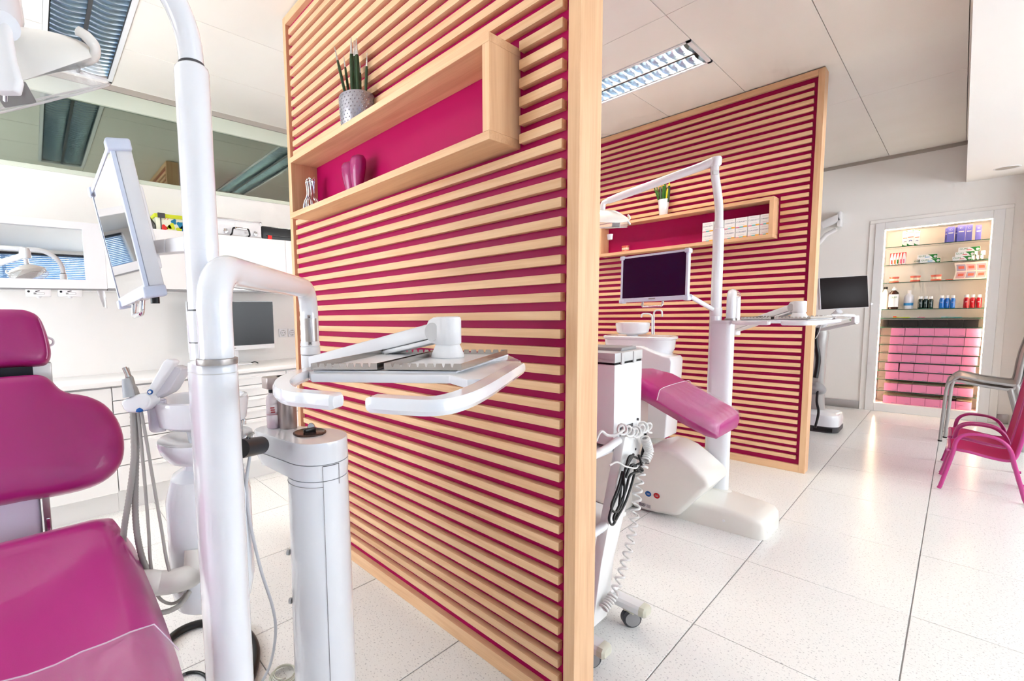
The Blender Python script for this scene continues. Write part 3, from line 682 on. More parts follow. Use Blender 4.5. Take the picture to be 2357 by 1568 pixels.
# ------------------------------------------------------------------ treatment units
V3 = Vector
def stadium(c, r, h, z, n=10):
    """stadium ring, long axis along X"""
    out = []
    for s, a0 in ((1, -90), (-1, 90)):
        for k in range(n+1):
            a = math.radians(a0+180*k/n); out.append((c.x+s*h+r*math.cos(a), c.y+r*math.sin(a), z))
    return out
def unit_column(c, r, h, zt, z0, label):
    t = empty('dental_unit', (c.x, c.y, z0), label, 'dental unit', 'white columns of the treatment units')
    k = 1.0
    MB().loft([stadium(c, r*1.01, h, z0), stadium(c, r, h, zt-0.012), stadium(c, r*0.99, h, zt-0.003), stadium(c, r*0.95, h, zt)]).build('column', 'white_gloss', t)
    MB().loft([stadium(c, r*1.012, h, zt-0.016), stadium(c, r*1.012, h, zt-0.0145)]).build('cap_seam', 'light_grey', t)
    return t
def lamp_head(o, u, w, v, s, parent):
    """operating light: flattened dome along u, clear skirt and lens below, black sensor, yoke and hook handles"""
    o = V3(o)
    def P(a, b_, c): return o+u*(a*s)+w*(b_*s)+v*(c*s)
    def half(f): return math.sqrt(max(0.0, 1-f*f))
    def dome(a): return 0.50*(half(a*0.97))**1.25*(1-0.25*abs(a))+0.035
    rg = []; n = 17
    for k in range(n):
        a = -1+2*k/(n-1); b_ = 0.56*half(a*0.985)+0.015; hgt = dome(a)
        lift = 0.16*max(0.0, abs(a)-0.35)**1.3
        rg.append([P(a, b_*math.cos(math.pi*j/12), lift*(1-abs(math.sin(math.pi*j/12))*0.2)+hgt*math.sin(math.pi*j/12)) for j in range(13)]+[P(a, b_*0.9*(1-2*j/6), lift+0.0) for j in range(5, 0, -1)])
    MB().loft(rg).build('shade', 'warm_white', parent, ang=70)
    # clear skirt between shade and lens
    sk = []; th = 30
    for lv, sc_ in ((0, 1.0), (1, 1.0)):
        sk.append([P(sc_*math.cos(2*math.pi*j/th), sc_*0.58*math.sin(2*math.pi*j/th), (0.17*max(0.0, abs(math.cos(2*math.pi*j/th))-0.35)**1.3-0.003) if lv == 0 else -0.23+0.05*math.cos(2*math.pi*j/th)) for j in range(th)])
    MB().loft(sk, cap=False).build('skirt', 'lamp_clear', parent, ang=80)
    MB().loft([[q-v*(0.012*s) for q in sk[1]], sk[1]]).build('lens', 'lamp_clear', parent)
    MB().tube(sk[1]+[sk[1][0]], 0.012*s, 8).build('rim', 'lamp_rim', parent)
    MB().loft([[P(0.93*math.cos(2*math.pi*j/24)*f, 0.5*math.sin(2*math.pi*j/24)*f, 0.02+0.26*(1-f)) for j in range(24)] for f in (1, 0.8, 0.5, 0.2)]).build('reflector', 'lamp_mirror', parent)
    MB().obox(P(0.28, -0.50, -0.10), u, w, v, 0.17*s, 0.02*s, 0.10*s).build('sensor_window', 'lamp_dark', parent, 0.004)
    for sg in (-1, 1):
        MB().tube(spline([P(sg*0.80, 0, 0.05), P(sg*0.98, -0.02, 0.08), P(sg*1.06, -0.03, 0.17), P(sg*1.02, -0.03, 0.28), P(sg*0.95, -0.03, 0.34)], 5), [0.05*s]*5+[0.055*s]*6+[0.06*s]*5+[0.055*s]*4+[0.03*s], 12, squash=0.7).build('handle', 'warm_white', parent)
    return P
mat('lamp_clear', (250, 248, 246), 0.04, alpha=0.22, coat=0.4)
mat('lamp_dark', (40, 32, 28), 0.3)
mat('lamp_rim', (225, 222, 218), 0.15, alpha=0.75)
mat('lamp_mirror', (226, 224, 222), 0.12, metal=1.0)
def tray_table(J, rot, Zt, E, label, grp, du=0.0):
    """swing arm from E to the joint J, carrying the tray plate with its two bar handles"""
    t = empty('tray_table', (J.x, J.y, Zt), label, 'tray table', grp)
    J1 = V3((-0.732, 0.735, 0)); cr, sr = math.cos(rot), math.sin(rot)
    def T(p, z=None):
        x, y = p[0]-J1.x, p[1]-J1.y
        return V3((J.x+cr*x-sr*y, J.y+sr*x+cr*y, (p[2] if z is None else z)+Zt-1.062))
    def A(px_, py_, z=1.062): return at(px_, py_, Z=z)
    top = [A(716, 856), A(880, 857), A(1035, 858), A(1075, 868), A(1110, 866), A(1150, 853), A(1185, 838), A(1200, 830), A(1200, 826), A(1180, 817), A(1165, 811), A(1000, 812), A(885, 811), A(735, 836), A(706, 848)]
    MB().prism([(T(p).x, T(p).y) for p in top], 0.016, lambda x, y, w: (x, y, Zt-0.020+w)).build('plate', 'white_gloss', t, 0.003, 2)
    MB().prism([(T(p).x, T(p).y) for p in (A(722, 852), A(1050, 854), A(1170, 815), A(884, 812))], 0.003, lambda x, y, w: (x, y, Zt-0.004+w)).build('tray_mat', 'white_plastic', t)
    zh = 1.050
    def bar(pts, name):
        P_ = spline([T(A(*q), zh) for q in pts], 6); rings = []
        for i, p in enumerate(P_):
            d_ = (P_[min(i+1, len(P_)-1)]-P_[max(i-1, 0)]).normalized(); nrm = V3((-d_.y, d_.x, 0)).normalized()
            f = i/(len(P_)-1); hw = 0.015; hh = 0.0105
            if i == len(P_)-1: hw *= 0.8; hh *= 0.75
            rings.append([p+nrm*(hw*a)+V3((0, 0, hh*b_)) for a, b_ in ((-1, -.4), (-.75, -1), (.75, -1), (1, -.4), (1, .5), (.8, 1), (-.8, 1), (-1, .5))])
        MB().loft(rings).build(name, 'white_gloss', t, ang=30)
    bar([(735, 842), (690, 852), (655, 868), (651, 884), (676, 895), (720, 899), (778, 904)], 'handle_bar')
    bar([(1192, 834), (1150, 858), (1100, 885), (1050, 904), (1000, 913), (940, 912), (850, 907)], 'handle_bar')
    for q in ((676, 895), (1000, 913)):
        pass
    # joint head over the plate
    MB().lathe([(0.036, 0), (0.038, 0.004), (0.036, 0.012), (0.035, 0.014), (0.028, 0.030), (0.026, 0.034)], (J.x, J.y, Zt+0.001), n=28).build('turntable', 'white_plastic', t)
    d_ = V3((E.x-J.x, E.y-J.y, 0)); L_ = d_.length; d_.normalize(); sd = V3((-d_.y, d_.x, 0))
    zj = Zt+0.062
    MB().lathe([(0.0001, 0.034), (0.024, 0.034), (0.029, 0.032), (0.031, 0.027), (0.031, -0.026), (0.029, -0.029), (0.0001, -0.029)], (J.x, J.y, zj), n=36).build('joint_head', 'white_plastic', t, ang=35)
    MB().prism([(0.0, 0.0325), (0.020, 0.0325), (0.034, 0.026), (0.042, 0.012), (0.043, -0.004), (0.036, -0.020), (0.022, -0.027), (0.0, -0.028)], 0.056, lambda a, b_, w: V3((J.x, J.y, zj))+d_*a+sd*(w-0.028)+V3((0, 0, b_))).build('joint_cheek', 'white_plastic', t, 0.003, 2)
    pv = V3((J.x, J.y, zj))+d_*0.022
    for sg in (-1, 1):
        MB().lathe([(0, 0), (0.0205, 0), (0.0205, 0.002), (0, 0.002)], pv+sd*(sg*0.0282)-(sd*0.002 if sg < 0 else sd*0), sd, 28).build('joint_disc', 'light_grey', t)
    e2 = V3((E.x, E.y, E.z)); a0 = pv+V3((0, 0, -0.002)); ax = (e2-a0).normalized(); up = ax.cross(sd).normalized()
    if up.z < 0: up = -up
    for hh, off, nm in ((0.017, 0.006, 'arm'), (0.0055, -0.018, 'arm_underside')):
        MB().obox((a0+e2)/2+up*off, ax, sd, up, (e2-a0).length/2, 0.022, hh).build(nm, 'white_plastic', t, 0.004, 2)
    return t, T, A
def steel_tray(T, A, q, label, Zt, grp):
    """shallow steel tray, rims at the two ends cut with resting notches; q = four photo corners FL FR BR BL"""
    P_ = [T(A(*p)) for p in q]; z0 = Zt+0.0005
    c = sum(P_, V3())/4
    t = empty('steel_tray', (c.x, c.y, z0), label, 'steel tray', grp)
    P_ = [V3((p.x, p.y, z0)) for p in P_]
    MB().prism([(p.x, p.y) for p in P_], 0.0012, lambda x, y, w: (x, y, z0+w)).build('tray_floor', 'tray_white', t)
    H = 0.0125
    for i in range(4):
        a, b_ = P_[i], P_[(i+1) % 4]; ln = (b_-a).length; e = (b_-a).normalized(); nn = V3((-e.y, e.x, 0))
        top = []
        if i in (0, 2):
            m_ = 8
            for k in range(m_):
                x0 = ln*(0.06+0.88*k/m_); x1 = ln*(0.06+0.88*(k+1)/m_); xm = (x0+x1)/2; dx = (x1-x0)*0.20
                top += [(x0, H), (xm-dx, H), (xm-dx*0.4, H*0.45), (xm+dx*0.4, H*0.45), (xm+dx, H)]
            top = [(0, H)]+top+[(ln, H)]
        else: top = [(0, H), (ln, H)]
        n = len(top); v0 = []
        for w in (0, 0.0014):
            v0 += [a+e*u_+nn*w+V3((0, 0, h_)) for u_, h_ in top]+[a+e*u_+nn*w for u_, h_ in top]
        fs = []
        for k in range(n-1):
            fs += [(k, k+1, n+k+1, n+k), (2*n+k, 3*n+k, 3*n+k+1, 2*n+k+1), (k, 2*n+k, 2*n+k+1, k+1), (n+k, n+k+1, 3*n+k+1, 3*n+k)]
        fs += [(0, n, 3*n, 2*n), (n-1, 3*n-1, 4*n-1, 2*n-1)]
        MB().add(v0, fs).build('rim', 'steel', t)
    return t
mat('tray_white', (238, 238, 240), 0.3)
# ---- unit beside the pink chair
C1 = at(488, 830, d=0.80); C1.z = 0; Z1T = 1.088
c1 = unit_column(C1, 0.0345, 0.0255, Z1T, 0.0, 'tall white oval unit column in front, carrying lamp pole and tray arm')
p = at(512, 881, d=0.765)
vn = (V3((CAM.x, CAM.y, 0))-V3((C1.x, C1.y, 0))).normalized()
MB().lathe([(0, 0), (0.0034, 0), (0.0034, 0.004), (0, 0.004)], p-vn*0.001, vn, 14).build('screw_hole', 'black', c1)
# lamp pole, arch, spring arm and operating light
PL = at(449, 300, d=0.845); PX, PY = PL.x, PL.y
tL = empty('operating_lamp', (PX, PY, Z1T), 'white operating lamp on an arched pole over the pink chair', 'lamp', 'operating lamps of the treatment units')
zs = at(441, 160, d=0.845).z; R0 = 0.0305
zq1, zq2 = at(440, 790, d=0.845).z, at(436, 715, d=0.845).z
MB().lathe([(R0*1.06, 0), (R0*1.06, zq1-Z1T-0.001)], (PX, PY, Z1T), n=40).build('pole_foot', 'white_gloss', tL)
MB().lathe([(R0*1.06, 0), (R0*1.12, 0.02), (R0*1.12, zq2-zq1-0.025), (R0*1.04, zq2-zq1-0.002)], (PX, PY, zq1+0.001), n=40).build('pole_collar', 'white_gloss', tL)
for zz in (zq1, zq2): MB().lathe([(R0*1.01, -0.002), (R0*1.01, 0.002)], (PX, PY, zz), n=40).build('pole_seam', 'dark_grey', tL)
MB().lathe([(R0*1.0, 0), (R0*1.0, zs-zq2-0.012), (R0*0.96, zs-zq2-0.006), (R0*0.80, zs-zq2-0.002)], (PX, PY, zq2+0.001), n=40).build('pole', 'white_gloss', tL)
MB().lathe([(0.0228, 0), (0.0228, 0.004), (0.021, 0.005)], (PX, PY, zs), n=32).build('pole_ring', 'dark_grey', tL)
arch = [V3((PX, PY, zs+0.004))]+[V3((PX-0.02*(1-math.cos(a)), PY-0.2*(1-math.cos(a)), zs+0.015+0.2*math.sin(a))) for a in [math.pi/2*k/14 for k in range(15)]]
arch += bent([arch[-1], (PX-0.06, PY-0.62, zs+0.216), (PX-0.07, PY-0.70, 1.62)], 0.10, 8)[1:]
MB().tube(arch, 0.0218, 28).build('arch', 'white_gloss', tL)
bs = at(413, 122, d=0.825)
MB().lathe([(0, 0), (0.0032, 0), (0.0032, 0.003), (0, 0.003)], bs, (V3((CAM.x, CAM.y, bs.z))-bs).normalized(), 12).build('arch_screw', 'chrome', tL)
JT = at(-14, 18, d=0.86)
base = V3((PX-0.07, PY-0.70, 1.60))
MB().lathe([(0.034, -0.05), (0.036, -0.045), (0.036, 0.03), (0.030, 0.04)], base).build('arm_pivot', 'white_gloss', tL)
MB().tube([base+(JT-base)*0.04, base+(JT-base)*0.97], 0.027, 20).build('spring_arm', 'white_gloss', tL)
MB().loft([[JT+V3((0.045*math.cos(2*math.pi*k/18)*s_, 0.045*math.sin(2*math.pi*k/18)*s_, h_)) for k in range(18)] for h_, s_ in ((-0.03, 0.9), (-0.01, 1), (0.03, 0.95), (0.06, 0.7), (0.07, 0.2))]).build('joint_cap', 'white_gloss', tL)
# head
hu = (RGT*0.984+UPV*0.165).normalized(); hw = (at(60, 190, d=0.82)-CAM).normalized(); hw = (hw-hu*hw.dot(hu)).normalized(); hv = hw.cross(hu).normalized()
if hv.z < 0: hv = -hv
# tip the head a little towards the viewer so that its flank shows
tip = math.radians(2); hw2 = hw*math.cos(tip)+hv*math.sin(tip); hv2 = hv*math.cos(tip)-hw*math.sin(tip)
HO = at(22, 188, d=0.82)
PH = lamp_head(HO, hu, hw2, hv2, 0.165, tL)
yk = [at(16, 42, d=0.70), at(24, 85, d=0.69), at(30, 140, d=0.685), at(36, 190, d=0.685), at(36, 216, d=0.685)]
rg = []
for i, p in enumerate(yk):
    w_ = (0.018, 0.014, 0.017, 0.024, 0.019)[i]
    rg.append([p+RGT*(w_*a-0.012)+FWD*(0.008*b_) for a, b_ in ((-1, 0), (-.8, -1), (.8, -1), (1, 0), (.8, 1), (-.8, 1))])
MB().loft(rg).build('yoke', 'white_plastic', tL, 0.003, 2)
MB().tube([at(10, 60, d=0.69), JT+V3((0, 0, -0.02))], 0.02, 16).build('yoke_stem', 'white_gloss', tL)
MB().tube([at(12, 214, d=0.69), at(12, 232, d=0.70)], 0.0028, 8).build('switch_pin', 'chrome', tL)
# tray arm of the first unit
UB = at(499, 815, d=0.765); UB.z = Z1T; E1 = at(712, 740, d=1.42); ZU = 1.25
tt, T1, A1 = tray_table(V3((-0.732, 0.735, 0)), 0.0, 1.062, V3((E1.x, E1.y, 1.012)), 'white tray table with bar handles swung out from the front column', 'swing tray tables')
MB().lathe([(0.033, 0), (0.0335, 0.002), (0.0335, 0.0095), (0.032, 0.0105)], (UB.x, UB.y, Z1T+0.0005), n=36).build('swivel_ring', 'brushed', tt)
pth = bent([(UB.x, UB.y, Z1T+0.01), (UB.x, UB.y, ZU), (E1.x, E1.y, ZU), (E1.x, E1.y, 1.085)], 0.085, 12)
MB().tube(pth, 0.0285, 32).build('bow_tube', 'white_gloss', tt)
MB().lathe([(0.0285, 0), (0.031, -0.012), (0.031, -0.016), (0.0285, -0.017), (0.0285, -0.019), (0.031, -0.020), (0.031, -0.042), (0.028, -0.044)], (E1.x, E1.y, 1.088), n=32).build('bow_collar', 'white_plastic', tt)
MB().lathe([(0.03, 0), (0.03, -0.062), (0.026, -0.066)], (E1.x, E1.y, 1.043), n=28).build('arm_pivot', 'white_plastic', tt)
tc_ = (V3((CAM.x, CAM.y, 0))-V3((E1.x, E1.y, 0))).normalized(); ts_ = V3((-tc_.y, tc_.x, 0))
pl = V3((E1.x, E1.y, 0))+tc_*0.0275; zc = at(709, 760, d=1.40).z
rings = []
for zz in (-0.036, 0.036):
    rings.append([V3((E1.x, E1.y, zc+zz))+(tc_*math.cos(a)+ts_*math.sin(a))*rr for rr, seq in ((0.0292, range(-4, 5)), (0.0275, range(4, -5, -1))) for a in [math.radians(11*k+4) for k in seq]])
pb = MB().loft(rings).build('plate_cover', 'brushed', tt)
MB().obox(V3((E1.x, E1.y, zc))+tc_*0.0305, ts_, tc_, (0, 0, 1), 0.0058, 0.002, 0.047).build('cover_strip', 'brushed', pb, 0.0015, 2)
for sg in (-1, 1): MB().lathe([(0, 0), (0.0026, 0), (0.0026, 0.002), (0, 0.002)], V3((E1.x, E1.y, zc+sg*0.040))+tc_*0.0320, tc_, 10).build('cover_screw', 'dark_grey', pb)
steel_tray(T1, A1, [(716, 853), (868, 853), (1003, 818), (888, 815)], 'steel instrument tray, the one nearer the chair on the front tray table', 1.0625, 'steel trays on the front tray table')
steel_tray(T1, A1, [(884, 853), (1062, 855), (1168, 818), (1016, 817)], 'steel instrument tray, the one nearer the partition post on the front tray table', 1.0625, 'steel trays on the front tray table')
# swivel monitor of the first unit
N1, N2, F1_, F2_ = at(249, 340, d=0.90), at(345, 673, d=0.90), at(207, 447, d=1.18), at(283, 704, d=1.18)
ue = (F1_-N1).normalized(); ue = ((F1_-N1)+(F2_-N2)).normalized(); ve = ((N1-N2)+(F1_-F2_)); ve = (ve-ue*ve.dot(ue)).normalized(); ne = ue.cross(ve).normalized()
if ne.y > 0: ne = -ne          # the screen faces the chair
WM = ((F1_-N1).length+(F2_-N2).length)/2; HM = ((N1-N2).length+(F1_-F2_).length)/2
MC = (N1+N2+F1_+F2_)/4
tM = empty('swivel_monitor', MC-ve*(HM/2), 'white framed swivel monitor seen edge-on, its glass mirroring the wall', 'monitor')
def swivel_monitor(t, c, u, v, n, w_, h_, th, glass, handle=True, logo=False):
    MB().obox(c-n*(th/2+0.003), u, v, n, w_/2, h_/2, th/2-0.003).build('housing', 'white_plastic', t, 0.005, 2)
    MB().obox(c-n*0.0025, u, v, n, w_/2-0.006, h_/2-0.006, 0.0028).build('screen', glass, t)
    fr = MB()
    for a, b_, hw_, hh_ in ((0, h_/2-0.005, w_/2, 0.006), (0, -h_/2+0.011, w_/2, 0.012), (w_/2-0.005, 0, 0.006, h_/2), (-w_/2+0.005, 0, 0.006, h_/2)):
        fr.obox(c+u*a+v*b_-n*0.002, u, v, n, hw_, hh_, 0.004)
    fr.build('bezel', 'bezel_blue_white', t, 0.001, 1)
    for a in (-1, 1):
        for b_ in (-1, 1):
            MB().obox(c+u*(a*(w_/2-0.006))+v*(b_*(h_/2-0.006))-n*(th*0.4), u, v, n, 0.013, 0.012, th*0.62).build('corner_bumper', 'bezel_blue_white', t, 0.005, 3)
    if handle:
        e = 0.055; b0 = c-v*(h_/2+0.002)-n*(th*0.3)
        MB().tube(bent([b0+u*e, b0+u*e-v*0.03+n*0.008, b0-u*e-v*0.03+n*0.008, b0-u*e], 0.012, 5), 0.0055, 12).build('grip', 'chrome', t)
    MB().obox(c-n*(th+0.012), u, v, n, w_*0.26, h_*0.30, 0.012).build('back_mount', 'white_plastic', t, 0.004, 2)
mat('bezel_blue_white', (214, 222, 240), 0.3, coat=0.3)
mat('screen_mirror', (206, 202, 198), 0.03, metal=1.0)
swivel_monitor(tM, MC, ue, ve, ne, WM, HM, 0.036, 'screen_mirror')
mb_ = MC-ne*0.062
armz = at(415, 563, d=0.87)
mb_ = V3((mb_.x, mb_.y, at(372, 560, d=1.0).z))
MB().tube([mb_+ne*0.03, mb_], 0.018, 14).build('mount_swivel', 'white_plastic', tM)
tgt = V3((PX, PY, armz.z))
for a, b_, nm in ((0.0, 0.52, 'mount_link'), (0.54, 0.95, 'mount_link')):
    q0 = mb_.lerp(tgt, a); q1 = mb_.lerp(tgt, b_); e = (q1-q0).normalized(); sd = e.cross(V3((0, 0, 1))).normalized(); up = sd.cross(e)
    MB().obox((q0+q1)/2, e, sd, up, (q1-q0).length/2, 0.016, 0.0145).build(nm, 'white_plastic', tM, 0.003, 2)
kq = at(357, 690, d=0.965); MB().tube([kq-V3((0, 0, 0.008)), kq+V3((0, 0, 0.012))], 0.009, 14).build('adjust_knob', 'black', tM)
MB().tube([kq+V3((0, 0, 0.01)), kq+V3((-0.01, -0.01, 0.07))], 0.005, 10).build('knob_stem', 'white_plastic', tM)
MB().lathe([(R0*1.0, 0), (R0*1.012, 0.002), (R0*1.012, 0.030), (R0*1.0, 0.032)], (PX, PY, tgt.z-0.016)).build('pole_clamp', 'white_gloss', tM)
# ------------------------------------------------------------------ pink dental chair in front
mat('stitch', (214, 150, 190), 0.6); mat('lilac_white', (226, 220, 236), 0.3, coat=0.3)
mat('hem_clear', (240, 220, 235), 0.2, alpha=0.6)
mat('cradle_grey', (222, 220, 226), 0.25, alpha=0.9)
mat('cup_clear', (226, 222, 236), 0.15, alpha=0.55)
mat('sleeve_grey', (178, 182, 186), 0.45)
mat('lid_bronze', (70, 48, 42), 0.25, metal=0.3)
mat('tower_metal', (184, 172, 168), 0.32, metal=0.85)
mat('bottle_clear', (228, 214, 224), 0.1, alpha=0.55); mat('print_red', (150, 40, 50), 0.4); mat('print_rose', (230, 150, 160), 0.4, alpha=0.8)
mat('hose_grey_blue', (196, 197, 202), 0.45)
mat('coil_clear', (214, 216, 200), 0.2, alpha=0.8)
def onplane(px_, py_, p0, n):
    v = at(px_, py_, d=1.0)-CAM; return CAM+v*((V3(p0)-CAM).dot(n)/v.dot(n))
def smooth_closed(pts, n=5):
    P_ = [V3(p) for p in pts]; out = []; m_ = len(P_)
    for i in range(m_):
        p0, p1, p2, p3 = P_[i-1], P_[i], P_[(i+1) % m_], P_[(i+2) % m_]
        for k in range(n):
            t_ = k/n; out.append(0.5*((2*p1)+(p2-p0)*t_+(2*p0-5*p1+4*p2-p3)*t_*t_+(3*p1-p0-3*p2+p3)*t_**3))
    return out
def cushion(name, outline, n, thick, m_, parent, crown=0.012, rnd=0.5):
    """padded slab: outline (3d, closed) is its front contour; n points out of the front"""
    c = sum(outline, V3())/len(outline); rings = []
    prof = [(0.80, -1.0), (0.93, -0.97), (0.985, -0.80), (1.0, -0.5), (0.99, -0.25), (0.965, -0.08), (0.92, 0.01), (0.82, 0.06), (0.60, 0.10), (0.30, 0.12), (0.04, 0.125)]
    for s_, z_ in prof:
        rings.append([c+(p-c)*s_+n*(z_*thick if z_ <= 0 else z_/0.125*crown) for p in outline])
    return MB().loft(rings).build(name, m_, parent, ang=70)
Y0 = -0.11
tc1 = empty('dental_chair', (-1.15, Y0, 0.0), 'magenta upholstered dental chair in front, clear sheet over the leg rest', 'dental chair', 'magenta dental chairs')
# backrest: outline from its visible half, mirrored about the chair's centre line
nb = V3((0.94, 0, 0.34)).normalized(); pb0 = V3((-1.37, Y0, 0.78))
half = [(60, 857), (97, 858), (118, 868), (140, 890), (165, 900), (205, 907), (245, 926), (274, 960), (289, 1000), (290, 1042), (276, 1076), (242, 1106), (190, 1127), (110, 1144), (50, 1153)]
R = [onplane(x, y, pb0, nb) for x, y in half]
out = R+[V3((p.x, 2*Y0-p.y, p.z)) for p in reversed(R)]
cushion('backrest', smooth_closed(out, 3), nb, 0.10, 'magenta_vinyl', tc1, 0.014)
hb0 = V3((-1.50, Y0, 1.06)); nh = V3((0.97, 0, 0.22)).normalized()
half = [(30, 708), (72, 714), (92, 728), (104, 752), (114, 785), (118, 810), (113, 828), (100, 838), (60, 841), (30, 842)]
R = [onplane(x, y, hb0, nh) for x, y in half]
hro = R+[V3((p.x, 2*Y0-p.y, p.z)) for p in reversed(R)]
hr = cushion('headrest', smooth_closed(hro, 3), nh, 0.075, 'magenta_vinyl', tc1, 0.012)
# stitched seam on the headrest flank
sm = [onplane(x, y, hb0+nh*0.004, nh) for x, y in ((88, 732), (97, 755), (105, 785), (109, 812), (107, 826))]
MB().tube(spline(sm, 6), 0.0012, 6).build('seam', 'stitch', hr)
a = onplane(117, 787, hb0-nh*0.04, nh)
MB().tube(spline([a+V3((0, -0.01, 0.014)), a+V3((0, 0.004, 0.006)), a+V3((0, 0.004, -0.006)), a+V3((0, -0.01, -0.014))], 4), 0.003, 8).build('release_lever', 'white_plastic', hr)
hp = onplane(20, 848, hb0-nh*0.05, nh)
MB().box((hp.x-0.02, Y0-0.09, hp.z-0.06), (hp.x+0.015, Y0+0.14, hp.z+0.01)).build('headrest_bar', 'brushed', tc1, 0.004)
MB().box((hp.x+0.012, Y0-0.05, hp.z-0.03), (hp.x+0.02, Y0+0.10, hp.z+0.004)).build('headrest_slot', 'black', tc1)
# back shell and hinge strip below the backrest
bsx = -1.40
MB().box((bsx-0.05, Y0-0.20, 0.45), (bsx, at(95, 1180, X=bsx).y, 0.86)).build('back_shell', 'lilac_white', tc1, 0.012, 3)
a = at(97, 1150, X=bsx+0.006); b_ = at(116, 1222, X=bsx+0.006)
MB().box((bsx-0.04, a.y, 0.55), (bsx+0.008, b_.y+0.004, 0.84)).build('hinge_strip', 'brushed', tc1, 0.003)
MB().box((bsx+0.004, a.y+0.004, b_.z), (bsx+0.010, b_.y+0.002, b_.z+0.035)).build('hinge_plate', 'chrome', tc1, 0.003)
# seat and leg rest, one upholstered piece dished along its middle
def seat_ring(x, hw_, zt, th, dish, lip):
    pts = []
    n = 16
    for k in range(n+1):
        f = -1+2*k/n; e = abs(f)
        y = hw_*math.copysign(1-(1-e)**1.0, f) if f else 0
        z = zt-dish*(1-min(1, e/0.78)**2.2) - (0 if e < 0.8 else 0.5*th*((e-0.8)/0.2)**2.6)
        pts.append((x, Y0+y*1.0, z))
    for k in range(6):
        f = 1-2*(k+0.5)/6; pts.append((x, Y0+f*hw_*0.93, zt-th))
    return pts
def seat_mesh(prof, grow=0.0):
    return [[(x, Y0+(y-Y0)*(1+grow/0.26), z+(grow if z > zt-th*0.6 else -grow)) for x, y, z in seat_ring(x_, hw_, zt, th, di, 0)] for x_, hw_, zt, th, di in prof]
SP = [(-1.325+0.10*(1-math.cos(q)), 0.160+0.100*math.sin(q), 0.630+0.070*math.sin(q)**0.8, 0.05+0.10*math.sin(q), 0.0) for q in [math.pi/2*k/7 for k in range(8)]]
SP += [(-1.20, 0.262, 0.697, 0.15, 0.012), (-1.17, 0.264, 0.688, 0.15, 0.030), (-1.10, 0.265, 0.680, 0.145, 0.045), (-1.0, 0.266, 0.672, 0.14, 0.046), (-0.9, 0.265, 0.662, 0.13, 0.040), (-0.8, 0.262, 0.652, 0.12, 0.030), (-0.7, 0.256, 0.640, 0.11, 0.016), (-0.6, 0.248, 0.620, 0.10, 0.012), (-0.5, 0.238, 0.594, 0.09, 0.008), (-0.42, 0.22, 0.570, 0.075, 0.0), (-0.40, 0.18, 0.555, 0.05, 0)]
rgs = []
for x_, hw_, zt, th, di in SP: rgs.append(seat_ring(x_, hw_, zt, th, di, 0))
MB().loft(rgs).build('seat', 'magenta_vinyl', tc1, ang=80)
# clear protective sheet over the leg rest
mcl = bpy.data.materials.new('clear_sheet'); mcl.use_nodes = True; N = mcl.node_tree.nodes; L = mcl.node_tree.links
bb = N['Principled BSDF']; bb.inputs['Base Color'].default_value = (0.95, 0.9, 0.95, 1); bb.inputs['Roughness'].default_value = 0.12; bb.inputs['Alpha'].default_value = 0.13; bb.inputs['Specular IOR Level'].default_value = 0.9
wv = N.new('ShaderNodeTexWave'); wv.inputs['Scale'].default_value = 5; wv.inputs['Distortion'].default_value = 9; wv.inputs['Detail'].default_value = 3; wv.bands_direction = 'Y'
g_ = N.new('ShaderNodeNewGeometry'); L.new(g_.outputs['Position'], wv.inputs['Vector'])
bp = N.new('ShaderNodeBump'); bp.inputs['Strength'].default_value = 0.6; bp.inputs['Distance'].default_value = 0.01; L.new(wv.outputs['Fac'], bp.inputs['Height']); L.new(bp.outputs['Normal'], bb.inputs['Normal'])
MATS['clear_sheet'] = mcl
CP = []
for k in range(12):
    x_ = -0.815+0.036*k
    i = max(j for j in range(len(SP)-1) if SP[j][0] <= x_); f = (x_-SP[i][0])/(SP[i+1][0]-SP[i][0]) if i < len(SP)-1 else 0
    q = [SP[i][m_]*(1-f)+SP[i+1][m_]*f for m_ in range(5)]
    rr = seat_ring(x_, q[1]+0.004, q[2]+0.006, q[3], q[4]*0.8, 0)[:17]
    # the sheet's edge runs slantwise and its folds rise a little
    CP.append([(x-0.055*(1-(y-Y0)/0.26)*(1-k/11), y, z+0.0025*math.sin(y*60+k)) for x, y, z in rr])
shv = MB(); shv.loft(CP, cap=False, closed=False)
sh = shv.build('clear_cover', 'clear_sheet', tc1, ang=80)
MB().tube(CP[0], 0.0013, 6).build('cover_hem', 'hem_clear', sh)
# pedestal of the chair
MB().loft([[(-1.10+x, Y0+y, z) for x, y in rrect(w_, d_, 0.05, 4)] for w_, d_, z in ((0.62, 0.36, 0), (0.60, 0.34, 0.06), (0.34, 0.26, 0.12), (0.30, 0.24, 0.54))]).build('base', 'warm_white', tc1)
# ------------------------------------------------------------------ cuspidor block of the first unit (behind the column)
CU = at(466, 945, d=1.12)
zb = at(466, 945, d=1.12).z
t = empty('cuspidor', (CU.x, CU.y, 0), 'white cuspidor with raised round bowl, half hidden behind the front column', 'cuspidor', 'white cuspidors of the treatment units')
MB().lathe([(0.035, zb-0.075), (0.04, zb-0.045), (0.085, zb-0.032), (0.103, zb-0.022), (0.110, zb+0.024), (0.108, zb+0.034), (0.100, zb+0.036), (0.094, zb+0.030), (0.088, zb+0.002), (0.02, zb-0.014), (0, zb-0.015)], (CU.x, CU.y, 0), n=44).build('bowl', 'white_gloss', t)
zf = zb-0.075
fl_ = [(x, y) for x, y in rrect(0.225, 0.215, 0.10, 8)]
fa = math.radians(20)
def FL(x, y, z): return (CU.x-0.02+x*math.sin(fa)-y*math.cos(fa), CU.y+0.012+x*math.cos(fa)+y*math.sin(fa), z)
